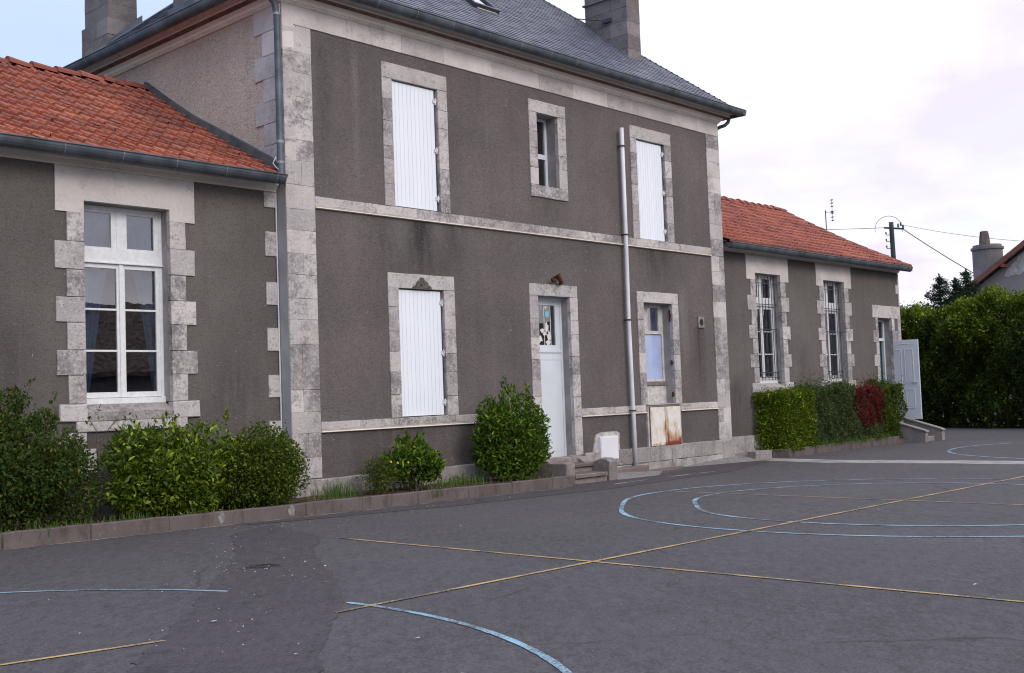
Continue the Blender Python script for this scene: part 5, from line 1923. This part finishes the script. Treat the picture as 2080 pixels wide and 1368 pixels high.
ch2 = [(38.2 + (a - 38.2) * 1.09, 3.83 + (b - 3.83) * 1.09) for a, b in ch]
mb.prism(ch2, 'z', 6.86, 6.96)
mb.prism([(38.2 + (a - 38.2) * .95, 3.83 + (b - 3.83) * .95) for a, b in ch], 'z', 6.96, 7.06)
mb.build('chimney_cap', M['stone_chimney'], cm)
mb = MB(); mb.tube([(38.2, 3.92, 7.0), (38.2, 3.92, 7.40), (38.2, 3.92, 7.64), (38.2, 3.92, 7.66)], [.24, .20, .165, .13], 14)
mb.build('chimney_pot', M['tile_edge'], cm)
mb = MB()
blob(mb, 0, 0, 1.2, .55, 0, 18, .25)
mb2 = MB(); mb2.add([(37.385 + p[1], 1.75 + p[0] * .8, 6.35 - p[0] * .5 + p[2] * .7) for p in mb.v], mb.f)
mb2.build('bare_plaster', M['cement_pale'], nh)

# utility pole
BX, BY = 38.62, 8.04
pt = thing('utility_pole', (BX, BY, -.12), 'dark wooden utility pole rising behind the right wing roof', 'pole')
mb = MB(); mb.tube([(BX, BY, -.2), (BX - .01, BY, 4), (BX - .12, BY, 8.30), (BX - .135, BY, 8.62)], [.15, .125, .10, .10], 12)
mb.build('shaft', M['wood_pole'], pt, smooth=True)
mb = MB()
PX = lambda z: BX - .03 * z / 2
rtv = Vector((.681, -.732, 0))
P0 = Vector((BX - .12, BY, 8.38))
mb.tube([P0 - rtv * .32, P0 + rtv * .55 + Vector((0, 0, -.08))], .045, 8)
mb.build('bracket', M['iron'], pt)
for zz in (8.05, 7.75, 7.45):
    mb = MB()
    q = Vector((PX(zz), BY, zz))
    mb.tube([q - rtv * .08, q - rtv * .26, q - rtv * .26 + Vector((0, 0, .05))], .018, 6)
    mb.tube([q - rtv * .26 + Vector((0, 0, .04)), q - rtv * .26 + Vector((0, 0, .13))], [.04, .032], 8)
    mb.build('insulator', M['porcelain'], pt)
mb = MB()
for k, h_ in ((.30, .02), (.42, .08), (.52, -.04)):
    q = P0 + rtv * k
    mb.tube([q + Vector((0, 0, h_ - .02)), q + Vector((0, 0, h_ + .14))], [.05, .035], 8)
mb.build('insulator', M['porcelain'], pt)
mb = MB()
loop = []
for k in range(15):
    a = math.pi * (1.05 - 1.1 * k / 14)
    loop.append(P0 + rtv * (-.12 + .62 * math.cos(a)) + Vector((0, 0, -.1 + .62 * math.sin(a))))
mb.tube(loop, .012, 5)
mb.build('cable_loop', M['iron'], pt)

def wire(a, b, sag, r, label):
    a, b = Vector(a), Vector(b)
    pts = [a.lerp(b, k / 20) + Vector((0, 0, -4 * sag * (k / 20) * (1 - k / 20))) for k in range(21)]
    mb = MB(); mb.tube(pts, r, 5)
    tag(mb.build('overhead_wire', M['iron']), label, 'wire', 'overhead wires')
wire(P0 - rtv * .3, (34.6, 12.1, 8.45), .03, .013, 'thin level wire from the pole back over the tiled roof')
wire(P0 + rtv * .5 + Vector((0, 0, -.08)), (38.0, 4.40, 5.95), .04, .02, 'thick slack wire from the pole down to the round chimney')
wire(P0 + rtv * .5 + Vector((0, 0, .1)), (37.6, 2.0, 6.95), .10, .009, 'finest wire from the pole running across to the gable roof')

# television aerial
AX, AY = 32.82, 8.29
an = thing('tv_aerial', (AX, AY, -.12), 'thin television aerial on a mast behind the right wing roof', 'aerial')
mb = MB(); mb.tube([(AX, AY, -.2), (AX, AY, 8.63)], .022, 6); mb.tube([(AX, AY, 8.55), (AX + .17, AY - .21, 8.56)], .012, 5)
mb.build('mast', M['iron'], an)
mb = MB()
ax, ay = AX + .17, AY - .21
mb.tube([(ax, ay, 8.15), (ax, ay, 9.08)], .010, 5)
for zz, l in ((9.05, .06), (8.92, .06), (8.78, .05), (8.56, .10), (8.48, .05), (8.34, .06), (8.2, .06)):
    mb.tube([(ax - .03, ay + .03, zz), (ax + .03, ay - .03, zz)], .02 if l < .1 else .045, 6)
    mb.tube([(ax - 3 * l, ay - 3 * l, zz), (ax + 3 * l, ay + 3 * l, zz)], .007, 5)
mb.build('yagi_array', M['iron'], an)

# house across the yard, seen only mirrored in the panes
oh = thing('opposite_house', (12, -27, 0), 'long low red roofed house across the yard mirrored in the panes', 'house')
mb = MB()
mb.prism([(-22.5, -.2), (-22.5, 3.0), (-27, 5.4), (-31.5, 3.0), (-31.5, -.2)], 'x', -2, 40)
mb.build('wall', M['gablewall'], oh)
mb = MB()
mb.prism([(-22.0, 2.85), (-27, 5.6), (-27, 5.45), (-22.0, 2.7)], 'x', -2.4, 40.4)
mb.prism([(-32.0, 2.85), (-27, 5.6), (-27, 5.45), (-32.0, 2.7)], 'x', -2.4, 40.4)
mb.build('roof', M['tile_edge'], oh)
